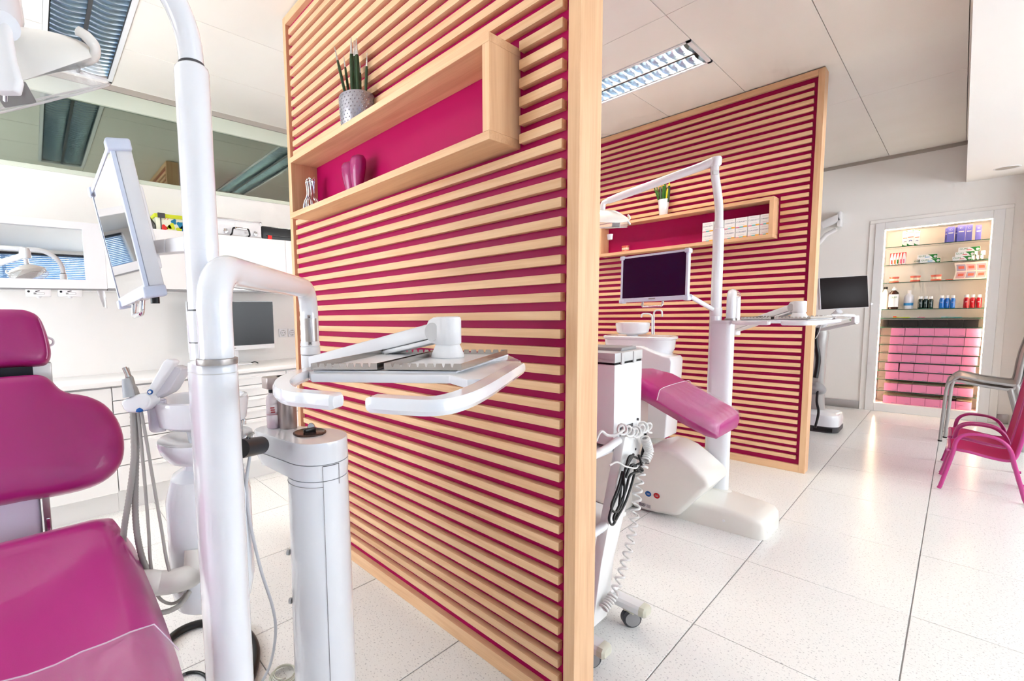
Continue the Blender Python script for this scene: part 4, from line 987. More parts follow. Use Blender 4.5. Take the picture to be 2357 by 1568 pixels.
MB().loft([[FL(x*k_, y*k_, zf+z_) for x, y in fl_] for k_, z_ in ((0.80, -0.045), (0.95, -0.022), (1.0, -0.004), (0.99, 0.006), (0.92, 0.004), (0.6, -0.012), (0.2, -0.018))]).build('dish', 'white_gloss', t)
bd = [(x, y) for x, y in rrect(0.20, 0.18, 0.07, 6)]
MB().loft([[FL(x*k_, y*k_, z_) for x, y in bd] for k_, z_ in ((0.7, 0.435), (0.9, 0.45), (1.0, 0.50), (1.0, zf-0.14), (0.86, zf-0.09), (0.55, zf-0.07), (0.5, zf-0.03))]).build('body', 'white_gloss', t)
MB().tube([(CU.x-0.01, CU.y, 0.58), (C1.x, C1.y, 0.58)], 0.022, 14).build('bracket', 'white_plastic', t)
# taps
tp = at(557, 1020, d=1.16); MB().tube(bent([tp, tp+V3((0, 0, 0.065)), tp+V3((0.012, 0.005, 0.065)), tp+V3((0.012, 0.005, 0.05))], 0.006, 5), 0.004, 10).build('tap', 'chrome', t)
# big drain elbow leaving towards the chair
pe = [at(452, 1265, d=1.08), at(446, 1318, d=1.06), at(415, 1334, d=1.03), at(370, 1342, d=1.02), at(330, 1340, d=1.01), at(250, 1350, d=1.05)]
MB().tube(spline(pe, 6), 0.026, 20).build('drain_pipe', 'warm_white', t)
# ------------------------------------------------------------------ suction holder with hoses
HD = 1.0
t = empty('suction_holder', at(315, 935, d=HD), 'white suction holder with grey handpiece and four hanging hoses', 'suction holder')
def flat(pts, d0, th, name, m_, parent, bev=0.004):
    """solid plate whose face is the traced outline at depth d0, th thick along the view"""
    A_ = [at(x, y, d=d0) for x, y in pts]; B_ = [p+FWD*th for p in A_]
    n = len(A_)
    return MB().add(A_+B_, [tuple(range(n)), tuple(range(2*n-1, n-1, -1))]+[(i, n+i, n+(i+1) % n, (i+1) % n) for i in range(n)]).build(name, m_, parent, bev, 3)
flat([(277, 928), (283, 920), (322, 906), (336, 907), (345, 915), (347, 925), (341, 937), (330, 946), (312, 951), (292, 950), (283, 943)], HD, 0.045, 'handle_block', 'white_plastic', t, 0.008)
flat([(311, 949), (313, 942), (320, 939), (327, 942), (328, 946), (322, 950)], HD-0.002, 0.03, 'blue_button', 'blue_badge', t, 0.002)
flat([(345, 914), (338, 906), (336, 903), (375, 833), (384, 826), (398, 829), (400, 835), (348, 912)], HD+0.01, 0.03, 'lever_arm', 'white_plastic', t, 0.004)
flat([(349, 922), (352, 912), (391, 843), (396, 841), (417, 849), (416, 855), (391, 898), (383, 906), (362, 916)], HD+0.03, 0.05, 'tumbler_cradle', 'cradle_grey', t, 0.004)
pz = at(346, 902.5, d=HD+0.008); MB().lathe([(0, -0.001), (0.0058, -0.001), (0.0058, 0.002), (0, 0.002)], pz, -FWD, 20).build('badge', 'blue_badge', t)
MB().lathe([(0.001, 0), (0.0034, 0), (0.0034, 0.0012), (0.001, 0.0012)], pz-FWD*0.0018, -FWD, 8).build('badge_mark', 'white_plastic', t)
# cup under the cradle
cp = at(364, 965, d=HD+0.06); MB().lathe([(0.0, -0.028), (0.016, -0.028), (0.02, -0.022), (0.022, 0.03), (0.020, 0.045), (0.017, 0.045), (0.017, -0.018), (0, -0.02)], cp, n=24).build('cup', 'cup_clear', t)
# grey handpiece
hs = [at(316, 925, d=HD+0.02), at(304, 895, d=HD+0.02), at(297, 870, d=HD+0.02), at(290, 848, d=HD+0.02)]
MB().tube(spline(hs, 5), [0.011]*6+[0.009]*5+[0.006]*5, 14).build('handpiece', 'hose_grey', t)
MB().tube([at(296, 868, d=HD+0.012), at(286, 846, d=HD+0.010)], 0.0048, 12).build('handpiece_tip', 'steel', t)
MB().tube([at(297, 914, d=HD+0.004), at(293, 888, d=HD+0.004), at(289, 872, d=HD+0.004)], [0.012, 0.0105, 0.0075], 12).build('handpiece_sleeve', 'sleeve_grey', t)
def ribbed(path, r, name, m_, parent, pitch=0.006, n=12):
    P_ = [V3(p) for p in path]; out = []; rr = []
    for i in range(len(P_)-1):
        L_ = (P_[i+1]-P_[i]).length; k = max(2, int(L_/pitch)*2)
        for j in range(k): out.append(P_[i].lerp(P_[i+1], j/k)); rr.append(r*(1.0 if len(rr) % 2 else 0.88))
    out.append(P_[-1]); rr.append(r)
    return MB().tube(out, rr, n).build(name, m_, parent, ang=80)
D2 = HD+0.02
ribbed(spline([at(306, 948, d=D2), at(308, 1000, d=D2), at(308, 1060, d=D2), at(298, 1140, d=D2), at(286, 1215, d=D2), at(282, 1280, d=D2+.02)], 5), 0.0072, 'hose', 'hose_grey', t)
ribbed(spline([at(313, 948, d=D2+.012), at(314, 1020, d=D2+.012), at(312, 1100, d=D2+.012), at(312, 1190, d=D2+.012), at(321, 1260, d=D2+.012), at(338, 1310, d=D2+.02), at(370, 1345, d=D2+.03), at(405, 1352, d=1.1), at(432, 1330, d=1.12)], 5), 0.0072, 'hose', 'hose_grey', t)
MB().tube(spline([at(318, 948, d=D2), at(325, 1020, d=D2), at(334, 1120, d=D2), at(342, 1220, d=D2), at(347, 1300, d=D2), at(362, 1370, d=D2+.02), at(395, 1390, d=1.06), at(425, 1370, d=1.08), at(436, 1330, d=1.1)], 5), 0.0036, 10).build('hose', 'hose_grey', t)
MB().tube(spline([at(325, 948, d=D2), at(338, 1020, d=D2), at(353, 1110, d=D2), at(372, 1220, d=D2), at(386, 1300, d=D2), at(408, 1360, d=D2+.02), at(430, 1350, d=1.06), at(440, 1325, d=1.1)], 5), 0.0036, 10).build('hose', 'hose_grey', t)
ribbed(spline([at(352, 1412, d=1.0), at(385, 1408, d=1.02), at(415, 1392, d=1.05), at(436, 1362, d=1.08)], 5), 0.006, 'hose', 'hose_grey', t)
# ------------------------------------------------------------------ pedestal cabinet with bottle tower
PD = at(730, 1020, d=1.24); ztp = at(728, 1003, d=1.24).z; rP = 0.083
t = empty('unit_pedestal', (PD.x, PD.y, 0), 'white rounded pedestal cabinet in front of the partition with bottle tower', 'pedestal')
wd = (at(600, 1020, d=1.36)-V3((PD.x, PD.y, at(600, 1020, d=1.36).z))); wd.z = 0; Lw = wd.length; wd.normalize(); ws = V3((-wd.y, wd.x, 0))
def tear(rb, z, ln, rt, e=0.0):
    """teardrop outline: round at the pedestal, narrowing wing towards the column"""
    out = []
    for k in range(19):
        a = math.radians(-100+200*k/18); out.append(V3((PD.x, PD.y, z))-wd*(rb*math.cos(a))+ws*(rb*math.sin(a)))
    for k in range(9):
        a = math.radians(90-180*k/8); out.append(V3((PD.x, PD.y, z))+wd*(ln-rt+rt*math.cos(a))+ws*(rt*math.sin(a)))
    return out
MB().loft([tear(rP*0.985, ztp-0.100, Lw*0.93, 0.035), tear(rP*1.01, ztp-0.075, Lw*0.98, 0.045), tear(rP*1.015, ztp-0.058, Lw, 0.05)]).build('wing_base', 'white_gloss', t)
MB().loft([tear(rP*1.01, ztp-0.056, Lw, 0.05), tear(rP*1.0, ztp-0.004, Lw, 0.05), tear(rP*0.985, ztp, Lw*0.99, 0.045)]).build('wing_top', 'white_gloss', t)
cyl = MB().lathe([(rP*1.06, 0), (rP*1.05, 0.02), (rP*0.99, ztp-0.102)], (PD.x, PD.y, 0), n=48).build('cabinet', 'white_gloss', t)
# door outline on the cabinet, seam strip standing on its skin
vq = (V3((CAM.x, CAM.y, 0))-V3((PD.x, PD.y, 0))).normalized(); vs = V3((-vq.y, vq.x, 0))
def cylp(deg, z, r): 
    a = math.radians(deg); return V3((PD.x, PD.y, z))+(vq*math.cos(a)+vs*math.sin(a))*r
for dg in (8,):
    MB().tube([cylp(dg, 0.1, rP*1.046), cylp(dg, ztp-0.06, rP*1.018)], 0.0008, 6).build('door_seam', 'mid_grey', t)
MB().tube([cylp(a_, ztp-0.060, rP*1.018) for a_ in range(8, 42, 4)], 0.0010, 6).build('door_seam', 'dark_grey', t)
MB().tube([cylp(40, ztp-0.060, rP*1.018), cylp(40, ztp-0.115, rP*1.02)], 0.0008, 6).build('door_seam', 'mid_grey', t)
MB().tube([cylp(a_, ztp-0.115, rP*0.998) for a_ in range(-88, 9, 6)], 0.0008, 6).build('ring_seam', 'mid_grey', t)
for zz in (0.52, 0.38):
    MB().tube([cylp(-84, zz, rP*1.03), cylp(-86, zz, rP*1.10)], 0.008, 14).build('hook_stud', 'light_grey', t)
# black lid on top
LD = at(713, 997, Z=ztp); LD.z = ztp
MB().lathe([(0.001, 0.0), (0.046, 0.0), (0.046, 0.003), (0.042, 0.0045), (0.040, 0.0035), (0.001, 0.0035)], LD, n=36).build('lid', 'lid_bronze', t)
MB().obox(LD+V3((0, 0, 0.008)), ws*0.8+wd*0.2, wd, (0, 0, 1), 0.018, 0.005, 0.006).build('lid_grip', 'black', t, 0.003, 2)
# bottle tower
TW_ = at(662, 983, Z=ztp); TW_.z = ztp; zt_ = at(640, 866, d=1.33).z
tt2 = MB().loft([[(TW_.x+x, TW_.y+y, z) for x, y in rrect(0.062, 0.052, 0.025, 6)] for z in (ztp, zt_-0.01, zt_)]).build('tower', 'tower_metal', t, 0.002)
bt = at(629, 985, Z=ztp); bt.z = ztp
MB().loft([[V3((bt.x, bt.y, z))*(1-f)+V3((TW_.x, TW_.y, z))*f+V3((q[0], q[1], 0)) for f, q in [(0, (-0.02*1, -0.022)), (0, (0.02, -0.022)), (1, (0.025, -0.02)), (1, (-0.02, 0.022)), (0, (-0.02, 0.018))]] for z in (zt_-0.035, zt_)]).build('tower_head', 'tower_metal', t, 0.004, 3)
bo = empty('water_bottle', bt, 'slim clear water bottle with pink print standing under the tower head', 'bottle')
hb = zt_-0.038-ztp
MB().lathe([(0, 0.001), (0.0165, 0.001), (0.018, 0.004), (0.018, hb*0.72), (0.015, hb*0.83), (0.008, hb*0.88), (0.008, hb*0.92)], bt, n=24).build('flask', 'bottle_clear', bo)
MB().lathe([(0.0095, hb*0.92), (0.0095, hb), (0, hb)], bt, n=18).build('cap', 'black', bo)
MB().lathe([(0.0182, hb*0.36), (0.0182, hb*0.37)], bt, n=24).build('level_line', 'print_red', bo)
MB().lathe([(0, 0.004), (0.016, 0.004), (0.003, hb*0.22), (0, hb*0.22)], bt, n=18).build('inner_cone', 'print_rose', bo)
vb = (V3((CAM.x, CAM.y, 0))-V3((bt.x, bt.y, 0))).normalized()
for k in range(3): MB().obox(bt+vb*0.0183+V3((0.002*k, 0, hb*0.55-0.006*k)), V3((-vb.y, vb.x, 0)), vb, (0, 0, 1), 0.006, 0.0006, 0.0018).build('print', 'print_red', bo)
# coupling on the wing
k0 = at(560, 1032, d=1.10); k1 = at(600, 1025, d=1.22)
kd = (k1-k0).normalized()
MB().tube([k0-kd*0.02, k0, k1], [0.0235, 0.0235, 0.0235], 24).build('coupling', 'black', t)
MB().tube([at(566, 1012, d=1.12), at(572, 1003, d=1.12)], 0.008, 12).build('coupling_collar', 'chrome', t)
MB().tube([at(572, 1004, d=1.12), at(585, 996, d=1.12)], [0.005, 0.003], 10).build('coupling_nipple', 'hose_grey', t)
# clamp glinting behind the lid
q = at(716, 975, d=1.30)
MB().lathe([(0.002, -0.004), (0.009, -0.004), (0.011, 0.0), (0.009, 0.004), (0.002, 0.004)], V3((q.x, q.y, ztp+0.010)), (CAM-q).normalized(), 16).build('valve_knob', 'steel', t)
# ------------------------------------------------------------------ cables on the floor
tag(MB().tube(spline([at(575, 1050, d=1.16), at(567, 1120, d=1.14), at(575, 1200, d=1.14), at(600, 1310, d=1.16), at(628, 1400, d=1.22), at(634, 1460, d=1.28), at(622, 1530, d=1.36), at(600, 1575, Z=0.006)], 8), 0.0042, 10).build('thin_cable', 'hose_grey_blue', None), 'thin grey cable hanging from the black coupling to the floor', 'cable')
lp = [at(x, y, Z=0.014) for x, y in ((450, 1600), (372, 1570), (366, 1520), (392, 1470), (440, 1441), (500, 1432), (556, 1445), (586, 1480), (588, 1525), (572, 1570), (530, 1610))]
tag(MB().tube(spline(lp, 6), 0.0135, 12).build('black_hose', 'black', None), 'thick black hose looped on the floor behind the front column', 'hose')
tag(MB().tube(spline([at(x, y, Z=0.006) for x, y in ((395, 1575), (425, 1552), (455, 1548), (475, 1560), (480, 1590))], 6), 0.005, 10).build('black_cable', 'black', None), 'thin black cable curling on the floor inside the hose loop', 'cable')
cl = at(655, 1562, Z=0.0); pts = []
for k in range(120):
    a = k/12*math.pi; pts.append((cl.x+0.05*math.cos(a)*(1-k/300), cl.y+0.05*math.sin(a)*(1-k/300), 0.003+k*0.00018))
tag(MB().tube(pts, 0.0022, 6).build('tubing_coil', 'coil_clear', None), 'coil of clear thin tubing lying by the pedestal foot', 'tubing')
# ------------------------------------------------------------------ second treatment unit
mat('screen_matt', (24, 16, 17), 0.35, spec=0.12); mat('plate_grey', (222, 222, 222), 0.4); mat('cap_beige', (206, 204, 188), 0.5); mat('device_white', (240, 242, 244), 0.35); mat('lid_rose', (206, 176, 186), 0.35)
C2 = V3((-0.84, 3.02, 0)); Z2T = 1.09
c2 = unit_column(C2, 0.0345, 0.0255, Z2T, 0.112, 'tall white oval unit column before the far partition, standing on a long foot')
def foot_ring(x, y0, y1, h, r=0.03):
    out = [(x, y0, 0), (x, y0, h*0.55)]
    for k in range(5):
        a = math.radians(90*k/4); out.append((x, y0+r-r*math.cos(a), h-r+r*math.sin(a)))
    for k in range(5):
        a = math.radians(90-90*k/4); out.append((x, y1-r+r*math.cos(a), h-r+r*math.sin(a)))
    return out+[(x, y1, h*0.55), (x, y1, 0)]
MB().loft([foot_ring(x, a, b_, h) for x, a, b_, h in ((-1.12, 2.72, 3.07, 0.135), (-0.95, 2.72, 3.07, 0.13), (-0.80, 2.725, 3.07, 0.122), (-0.62, 2.74, 3.06, 0.105), (-0.575, 2.745, 3.055, 0.098), (-0.556, 2.77, 3.03, 0.085), (-0.55, 2.79, 3.01, 0.06))]).build('foot', 'warm_white', c2, ang=50)
MB().loft([stadium(C2, 0.060, 0.03, 0.108), stadium(C2, 0.050, 0.028, 0.118), stadium(C2, 0.038, 0.0255, 0.128)]).build('foot_flare', 'warm_white', c2)
MB().lathe([(0, 0), (0.006, 0), (0.006, 0.002), (0, 0.002)], (-0.72, 2.731, 0.055), (0, -1, 0), 14).build('foot_plug', 'white_plastic', c2)
# chair of the second unit
YC = 2.65
tc2 = empty('dental_chair', (-1.2, YC, 0), 'magenta dental chair of the second unit, clear cover on its raised foot end', 'dental chair', 'magenta dental chairs')
def ring2(x, hw_, zt, th, dish):
    pts = []
    for k in range(17):
        f = -1+2*k/16; e = abs(f)
        pts.append((x, YC+hw_*f, zt-dish*(1-min(1, e/0.75)**2.2)-(0 if e < 0.78 else 0.5*th*((e-0.78)/0.22)**2.4)))
    for k in range(6): pts.append((x, YC+(1-2*(k+0.5)/6)*hw_*0.92, zt-th))
    return pts
SP2 = [(-2.0, 0.17, 0.66, 0.06, 0), (-1.97, 0.22, 0.70, 0.12, 0), (-1.8, 0.24, 0.72, 0.13, 0.02), (-1.5, 0.24, 0.75, 0.12, 0.02), (-1.25, 0.235, 0.80, 0.11, 0.008), (-1.12, 0.235, 0.812, 0.11, 0.0), (-1.02, 0.232, 0.792, 0.11, 0.0), (-0.92, 0.230, 0.742, 0.11, 0.0), (-0.82, 0.228, 0.688, 0.105, 0.0), (-0.74, 0.222, 0.648, 0.10, 0.0), (-0.70, 0.20, 0.624, 0.085, 0.0), (-0.688, 0.15, 0.60, 0.05, 0.0)]
MB().loft([ring2(*q) for q in SP2]).build('seat', 'magenta_vinyl', tc2, ang=80)
CV = []
for x_, hw_, zt in ((-0.935, 0.236, 0.757), (-0.88, 0.236, 0.728), (-0.82, 0.234, 0.697), (-0.74, 0.228, 0.657), (-0.705, 0.214, 0.636), (-0.684, 0.185, 0.615)):
    CV.append(ring2(x_, hw_, zt+0.002, 0.11, -0.004)[:17])
cv = MB().loft(CV, cap=False, closed=False).build('clear_cover', 'clear_sheet', tc2, ang=80)
MB().tube(CV[0], 0.002, 6).build('cover_hem', 'hem_clear', cv)
bo_ = [V3((-1.98-0.30*(z-0.75), YC+y, z)) for y, z in ((-0.12, 1.28), (0.12, 1.28), (0.15, 1.20), (0.26, 1.12), (0.29, 1.0), (0.24, 0.82), (0, 0.78), (-0.24, 0.82), (-0.29, 1.0), (-0.26, 1.12), (-0.15, 1.20))]
cushion('backrest', smooth_closed(bo_, 4), V3((0.958, 0, 0.287)), 0.10, 'magenta_vinyl', tc2)
# sculpted base hump
hp_ = [(1455, 1176), (1510, 1183), (1558, 1191), (1600, 1152), (1630, 1125), (1636, 1115), (1622, 1099), (1595, 1073), (1562, 1045), (1535, 1031), (1514, 1026), (1490, 1030), (1465, 1045), (1440, 1075), (1430, 1120)]
hump = [at(x, y, Y=2.655) for x, y in hp_]
A_ = [(p.x, max(p.z, 0.004)) for p in hump]
hm = MB().prism(A_, 0.31, lambda u_, v_, w: (u_, 2.655+w, v_)).build('base_cover', 'warm_white', tc2, 0.03, 4, ang=35)
MB().box((-1.5, 2.56, 0.50), (-1.10, 2.74, 0.66)).build('lift_arm', 'warm_white', tc2, 0.02, 3)
MB().box((-1.40, 2.58, 0.0), (-1.15, 2.72, 0.52)).build('lift_post', 'warm_white', tc2, 0.02, 3)
yb_ = 2.6545
for px_, py_, m_ in ((1492, 1137, 'blue_badge'), (1511.5, 1141.5, 'red_badge')):
    p = at(px_, py_, Y=yb_); MB().lathe([(0, 0), (0.016, 0), (0.016, 0.001), (0, 0.001)], p, (0, -1, 0), 24).build('badge', m_, tc2)
    for k in range(2): MB().box((p.x-0.008, yb_-0.0018, p.z-0.004+0.006*k), (p.x+0.008, yb_-0.001, p.z-0.002+0.006*k)).build('badge_print', 'light_grey', tc2)
a = at(1470, 1155, Y=yb_); b_ = at(1498, 1172, Y=yb_)
MB().box((a.x, yb_-0.001, b_.z), (b_.x, yb_+0.001, a.z)).build('type_plate', 'plate_grey', tc2)
for k in range(4):
    zz = b_.z+(a.z-b_.z)*(0.15+0.22*k)
    MB().box((a.x+0.003, yb_-0.0016, zz), (a.x+0.003+(b_.x-a.x)*(0.45+0.1*(k % 2)), yb_-0.001, zz+0.003)).build('type_print', 'dark_grey', tc2)
    MB().box((a.x+(b_.x-a.x)*0.65, yb_-0.0016, zz), (b_.x-0.002, yb_-0.001, zz+0.003)).build('type_print', 'mid_grey', tc2)
# lamp of the second unit
pb_ = at(1647, 735, d=2.57); t = empty('operating_lamp', (pb_.x, pb_.y, Z2T), 'white operating lamp with long spring arm before the far partition', 'lamp', 'operating lamps of the treatment units')
zA = at(1652, 528, d=2.57).z
MB().lathe([(0.0285, 0), (0.0285, 0.055), (0.027, 0.058), (0.0262, 0.06), (0.0262, zA-Z2T-0.006), (0.021, zA-Z2T)], (pb_.x, pb_.y, Z2T), n=32).build('pole', 'white_gloss', t)
MB().tube(spline([(pb_.x, pb_.y, zA-0.01), at(1655, 480, d=2.57), at(1651, 440, d=2.57), at(1646, 405, d=2.57), at(1645, 384, d=2.57)], 6), 0.0205, 20).build('neck', 'white_gloss', t)
jt = at(1648, 371, d=2.57); MB().lathe([(0.020, -0.03), (0.027, -0.022), (0.029, 0.012), (0.024, 0.022), (0.006, 0.026)], jt, n=24).build('elbow', 'white_gloss', t)
q = at(1647, 397, d=2.545); MB().obox(q, RGT, UPV, FWD, 0.017, 0.012, 0.006).build('elbow_plate', 'light_grey', t, 0.004, 2)
ae = at(1400, 462, d=2.98); MB().tube([jt+V3((0, 0, 0.004)), jt.lerp(ae, 0.12), jt.lerp(ae, 0.9), ae], [0.027, 0.0245, 0.0245, 0.021], 20).build('spring_arm', 'white_gloss', t)
MB().tube(bent([ae, ae+V3((-0.03, -0.01, -0.01)), ae+V3((-0.035, -0.012, -0.12))], 0.03, 5), 0.017, 16).build('drop_joint', 'white_gloss', t)
hu2 = (RGT*0.995-UPV*0.02).normalized(); h0 = at(1392, 512, d=3.0); hw_v = (h0-CAM).normalized(); hw_v = (hw_v-hu2*hw_v.dot(hu2)).normalized(); hv_ = hw_v.cross(hu2).normalized()
if hv_.z < 0: hv_ = -hv_
lamp_head(h0, hu2, hw_v, hv_, 0.150, t)
MB().tube([at(1404, 540, d=2.9), at(1404, 552, d=2.9)], [0.018, 0.014], 14).build('sensor_knob', 'white_gloss', t)
for sg in (1, -1): MB().tube(spline([h0+hv_*0.07+hu2*0.02, h0+hv_*0.065+hu2*(sg*0.07), h0+hv_*0.03+hu2*(sg*0.13), h0-hv_*0.01+hu2*(sg*0.17)], 5), 0.007, 10).build('grip_arm', 'white_gloss', t)
# monitor of the second unit
TR_, BR_, TL_, BL_ = at(1584, 574, d=2.45), at(1583, 688, d=2.45), at(1428, 593, d=2.74), at(1431, 697, d=2.74)
mc = (TR_+BR_+TL_+BL_)/4; ue2 = ((TR_-TL_)+(BR_-BL_)).normalized(); ve2 = ((TR_-BR_)+(TL_-BL_)); ve2 = (ve2-ue2*ve2.dot(ue2)).normalized(); ne2 = ue2.cross(ve2).normalized()
if ne2.dot(CAM-mc) < 0: ne2 = -ne2
mat('screen_blue_reflection', (14, 20, 50), 0.12, coat=0.2)  # black screen; its bluish reflection is put into the base colour
tM2 = empty('swivel_monitor', mc-ve2*0.15, 'white framed swivel monitor with dark screen, bluish reflection painted in, facing the room', 'monitor')
swivel_monitor(tM2, mc, ue2, ve2, ne2, ((TR_-TL_).length+(BR_-BL_).length)/2, ((TR_-BR_).length+(TL_-BL_).length)/2, 0.036, 'screen_blue_reflection')
p = mc-ve2*((TR_-BR_).length/2-0.012)+ne2*0.0022
MB().obox(p, ue2, ve2, ne2, 0.018, 0.0035, 0.0006).build('logo_print', 'mid_grey', tM2)
MB().tube([at(1588, 682, d=2.47), at(1640, 712, d=2.56)], 0.0125, 14).build('support_arm', 'white_gloss', tM2)
MB().lathe([(0.0275, 0), (0.03, 0.003), (0.03, 0.045), (0.0275, 0.048)], (pb_.x, pb_.y, at(1645, 720, d=2.57).z-0.02)).build('pole_clamp', 'white_plastic', tM2)
# tray table of the second unit
J2 = V3((-0.56, 3.30, 0)); E2 = V3((-0.93, 3.62, 1.0))
tt2_, T2, A2 = tray_table(J2, math.radians(-30), 1.092, V3((E2.x, E2.y, 1.02)), 'white tray table with bar handles swung out before the far partition', 'swing tray tables')
UB2 = at(1682, 735, d=2.53); ZU2 = at(1682, 674, d=2.53).z
MB().lathe([(0.028, 0), (0.028, 0.009), (0.026, 0.010)], (UB2.x, UB2.y, Z2T+0.0005), n=28).build('swivel_ring', 'brushed', tt2_)
MB().tube(bent([(UB2.x, UB2.y, Z2T+0.01), (UB2.x, UB2.y, ZU2), (E2.x, E2.y, ZU2), (E2.x, E2.y, 1.06)], 0.06, 10), 0.0225, 24).build('bow_tube', 'white_gloss', tt2_)
MB().lathe([(0.025, 0), (0.027, -0.01), (0.027, -0.09), (0.022, -0.095)], (E2.x, E2.y, 1.07)).build('arm_pivot', 'white_plastic', tt2_)
steel_tray(T2, A2, [(716, 853), (868, 853), (1003, 818), (888, 815)], 'steel instrument tray, the one nearer the far column', 1.0925, 'steel trays on the far tray table')
steel_tray(T2, A2, [(884, 853), (1062, 855), (1168, 818), (1016, 817)], 'steel instrument tray, the one over the partition edge on the far tray table', 1.0925, 'steel trays on the far tray table')
# cuspidor of the second unit
cu = at(1456, 756, Y=3.38); cz = cu.z
t = empty('cuspidor', (cu.x, cu.y, 0), 'white cuspidor with raised round bowl and two thin taps before the far partition', 'cuspidor', 'white cuspidors of the treatment units')
MB().lathe([(0.035, cz-0.085), (0.038, cz-0.045), (0.085, cz-0.040), (0.102, cz-0.028), (0.112, cz+0.026), (0.110, cz+0.040), (0.102, cz+0.042), (0.096, cz+0.034), (0.09, cz+0.0), (0.02, cz-0.02), (0, cz-0.02)], cu*1.0-V3((0, 0, cz)), n=44).build('bowl', 'white_gloss', t)
zf2 = at(1470, 778, Y=3.3).z
cx2 = (at(1391, 775, Y=3.33).x+at(1552, 775, Y=3.33).x)/2; wx2 = at(1552, 775, Y=3.33).x-at(1391, 775, Y=3.33).x
ov = [(x, y) for x, y in rrect(1, 0.66, 0.28, 8)]
def O2(x, y, z, k=1.0, sk=0.0): return (cx2+x*wx2*k+sk, 3.36+y*wx2*0.9*k, z)
MB().loft([[O2(x, y, z, k) for x, y in ov] for k, z in ((0.96, zf2-0.012), (1.0, zf2-0.004), (1.0, zf2+0.008), (0.96, zf2+0.014), (0.7, zf2+0.006), (0.3, zf2+0.0))]).build('dish', 'white_gloss', t)
MB().loft([[O2(x, y, z, k, sk) for x, y in ov] for k, z, sk in ((0.62, zf2-0.24, 0.01), (0.66, zf2-0.16, 0.01), (0.82, zf2-0.11, 0.01), (0.93, zf2-0.07, 0), (0.95, zf2-0.012, 0))]).build('under_shell', 'white_gloss', t)
sd_ = [(at(x, y, Y=3.18).x, at(x, y, Y=3.18).z) for x, y in ((1410, 830), (1425, 806), (1450, 796), (1475, 798), (1500, 810), (1525, 820), (1541, 823), (1545, 832), (1540, 900), (1530, 1010), (1420, 1010))]
MB().prism(sd_, 0.20, lambda u_, v_, w: (u_, 3.18+w, v_)).build('body', 'white_gloss', t, 0.008, 3)
MB().box((sd_[-1][0], 3.2, 0), (sd_[-2][0], 3.36, sd_[-1][1]+0.02)).build('foot', 'warm_white', t, 0.01)
MB().tube(bent([at(1501, 770, Y=3.42), at(1501, 722, Y=3.42), at(1478, 722, Y=3.38), at(1476, 731, Y=3.38)], 0.05, 8), 0.0055, 12).build('tap', 'white_gloss', t)
MB().tube(bent([at(1505, 770, Y=3.44), at(1505, 714, Y=3.44), at(1524, 714, Y=3.42), at(1524, 729, Y=3.42)], 0.045, 8), 0.0055, 12).build('tap', 'white_gloss', t)
# ------------------------------------------------------------------ trolley beside the post
tr = empty('trolley', (-0.95, 1.58, 0), 'white trolley with leaning leg boards parked behind the near partition post', 'trolley')
def legboard(x0, x1, name='leg_board'):
    pts = [(1.44, 0.30), (1.39, 0.10), (1.49, 0.10), (1.535, 0.30), (1.755, 0.705), (1.735, 0.715), (1.60, 0.715), (1.595, 0.700)]
    return MB().prism(pts, x1-x0, lambda y, z, w: (x0+w, y, z)).build(name, 'white_lacquer', tr, 0.004, 2)
lb = legboard(-0.753, -0.72); legboard(-1.35, -1.32)
for px_, py_ in ((1463, 1034), (1429, 1058), (1427, 1072)):
    p = at(px_, py_, X=-0.7195 if px_ > 1440 else -0.735)
    MB().lathe([(0, 0), (0.0045, 0), (0.0045, 0.001), (0, 0.001)], p if px_ > 1440 else V3((p.x, p.y, p.z)), (1, 0, 0) if px_ > 1440 else (0, -1, 0.3), 14).build('screw_hole', 'black', lb)
for z, y0, y1 in ((0.655, 1.34, 1.78), (0.385, 1.33, 1.70), (0.115, 1.28, 1.66)):
    s_ = MB().box((-1.33, y0, z), (-0.755, y1, z+0.016)).build('shelf', 'white_lacquer', tr, 0.004, 2)
    if z > 0.2: MB().tube(bent([(-1.32, y0-0.02, z+0.012), (-0.77, y0-0.02, z+0.012), (-0.735, y0+0.12, z+0.03), (-0.735, y0+0.24, z+0.05)], 0.06, 6), 0.014, 14).build('rail', 'white_plastic', s_)
for yy in (1.345, 1.64):
    MB().loft([[(x, yy+0.030*a, 0.085+0.016*b_) for a, b_ in ((-1, -.6), (-.8, -1), (.8, -1), (1, -.6), (1, .5), (.7, 1), (-.7, 1), (-1, .5))] for x in (-1.38, -0.668)]).build('foot_bar', 'white_plastic', tr)
    MB().loft([[(x, yy+0.030*a*k, 0.085+0.0165*b_*k) for a, b_ in ((-1, -.6), (-.8, -1), (.8, -1), (1, -.6), (1, .5), (.7, 1), (-.7, 1), (-1, .5))] for x, k in ((-0.668, 1.02), (-0.652, 1.0), (-0.645, 0.75))]).build('end_cap', 'cap_beige', tr)
    for xx in (-0.705, -1.33):
        cs = MB().lathe([(0, -0.013), (0.028, -0.013), (0.034, -0.009), (0.034, 0.009), (0.028, 0.013), (0, 0.013)], (xx, yy, 0.034), (0.75, -0.66, 0), 28).build('caster', 'dark_grey', tr)
        MB().lathe([(0, 0), (0.025, 0), (0.026, 0.002), (0, 0.003)], V3((xx, yy, 0.034))+V3((0.75, -0.66, 0))*0.0133, (0.75, -0.66, 0), 24).build('hub_cap', 'mid_grey', cs)
        MB().lathe([(0.024, 0), (0.026, 0.012), (0.016, 0.018)], (xx-0.006, yy+0.006, 0.052), n=16).build('caster_fork', 'cap_beige', cs)
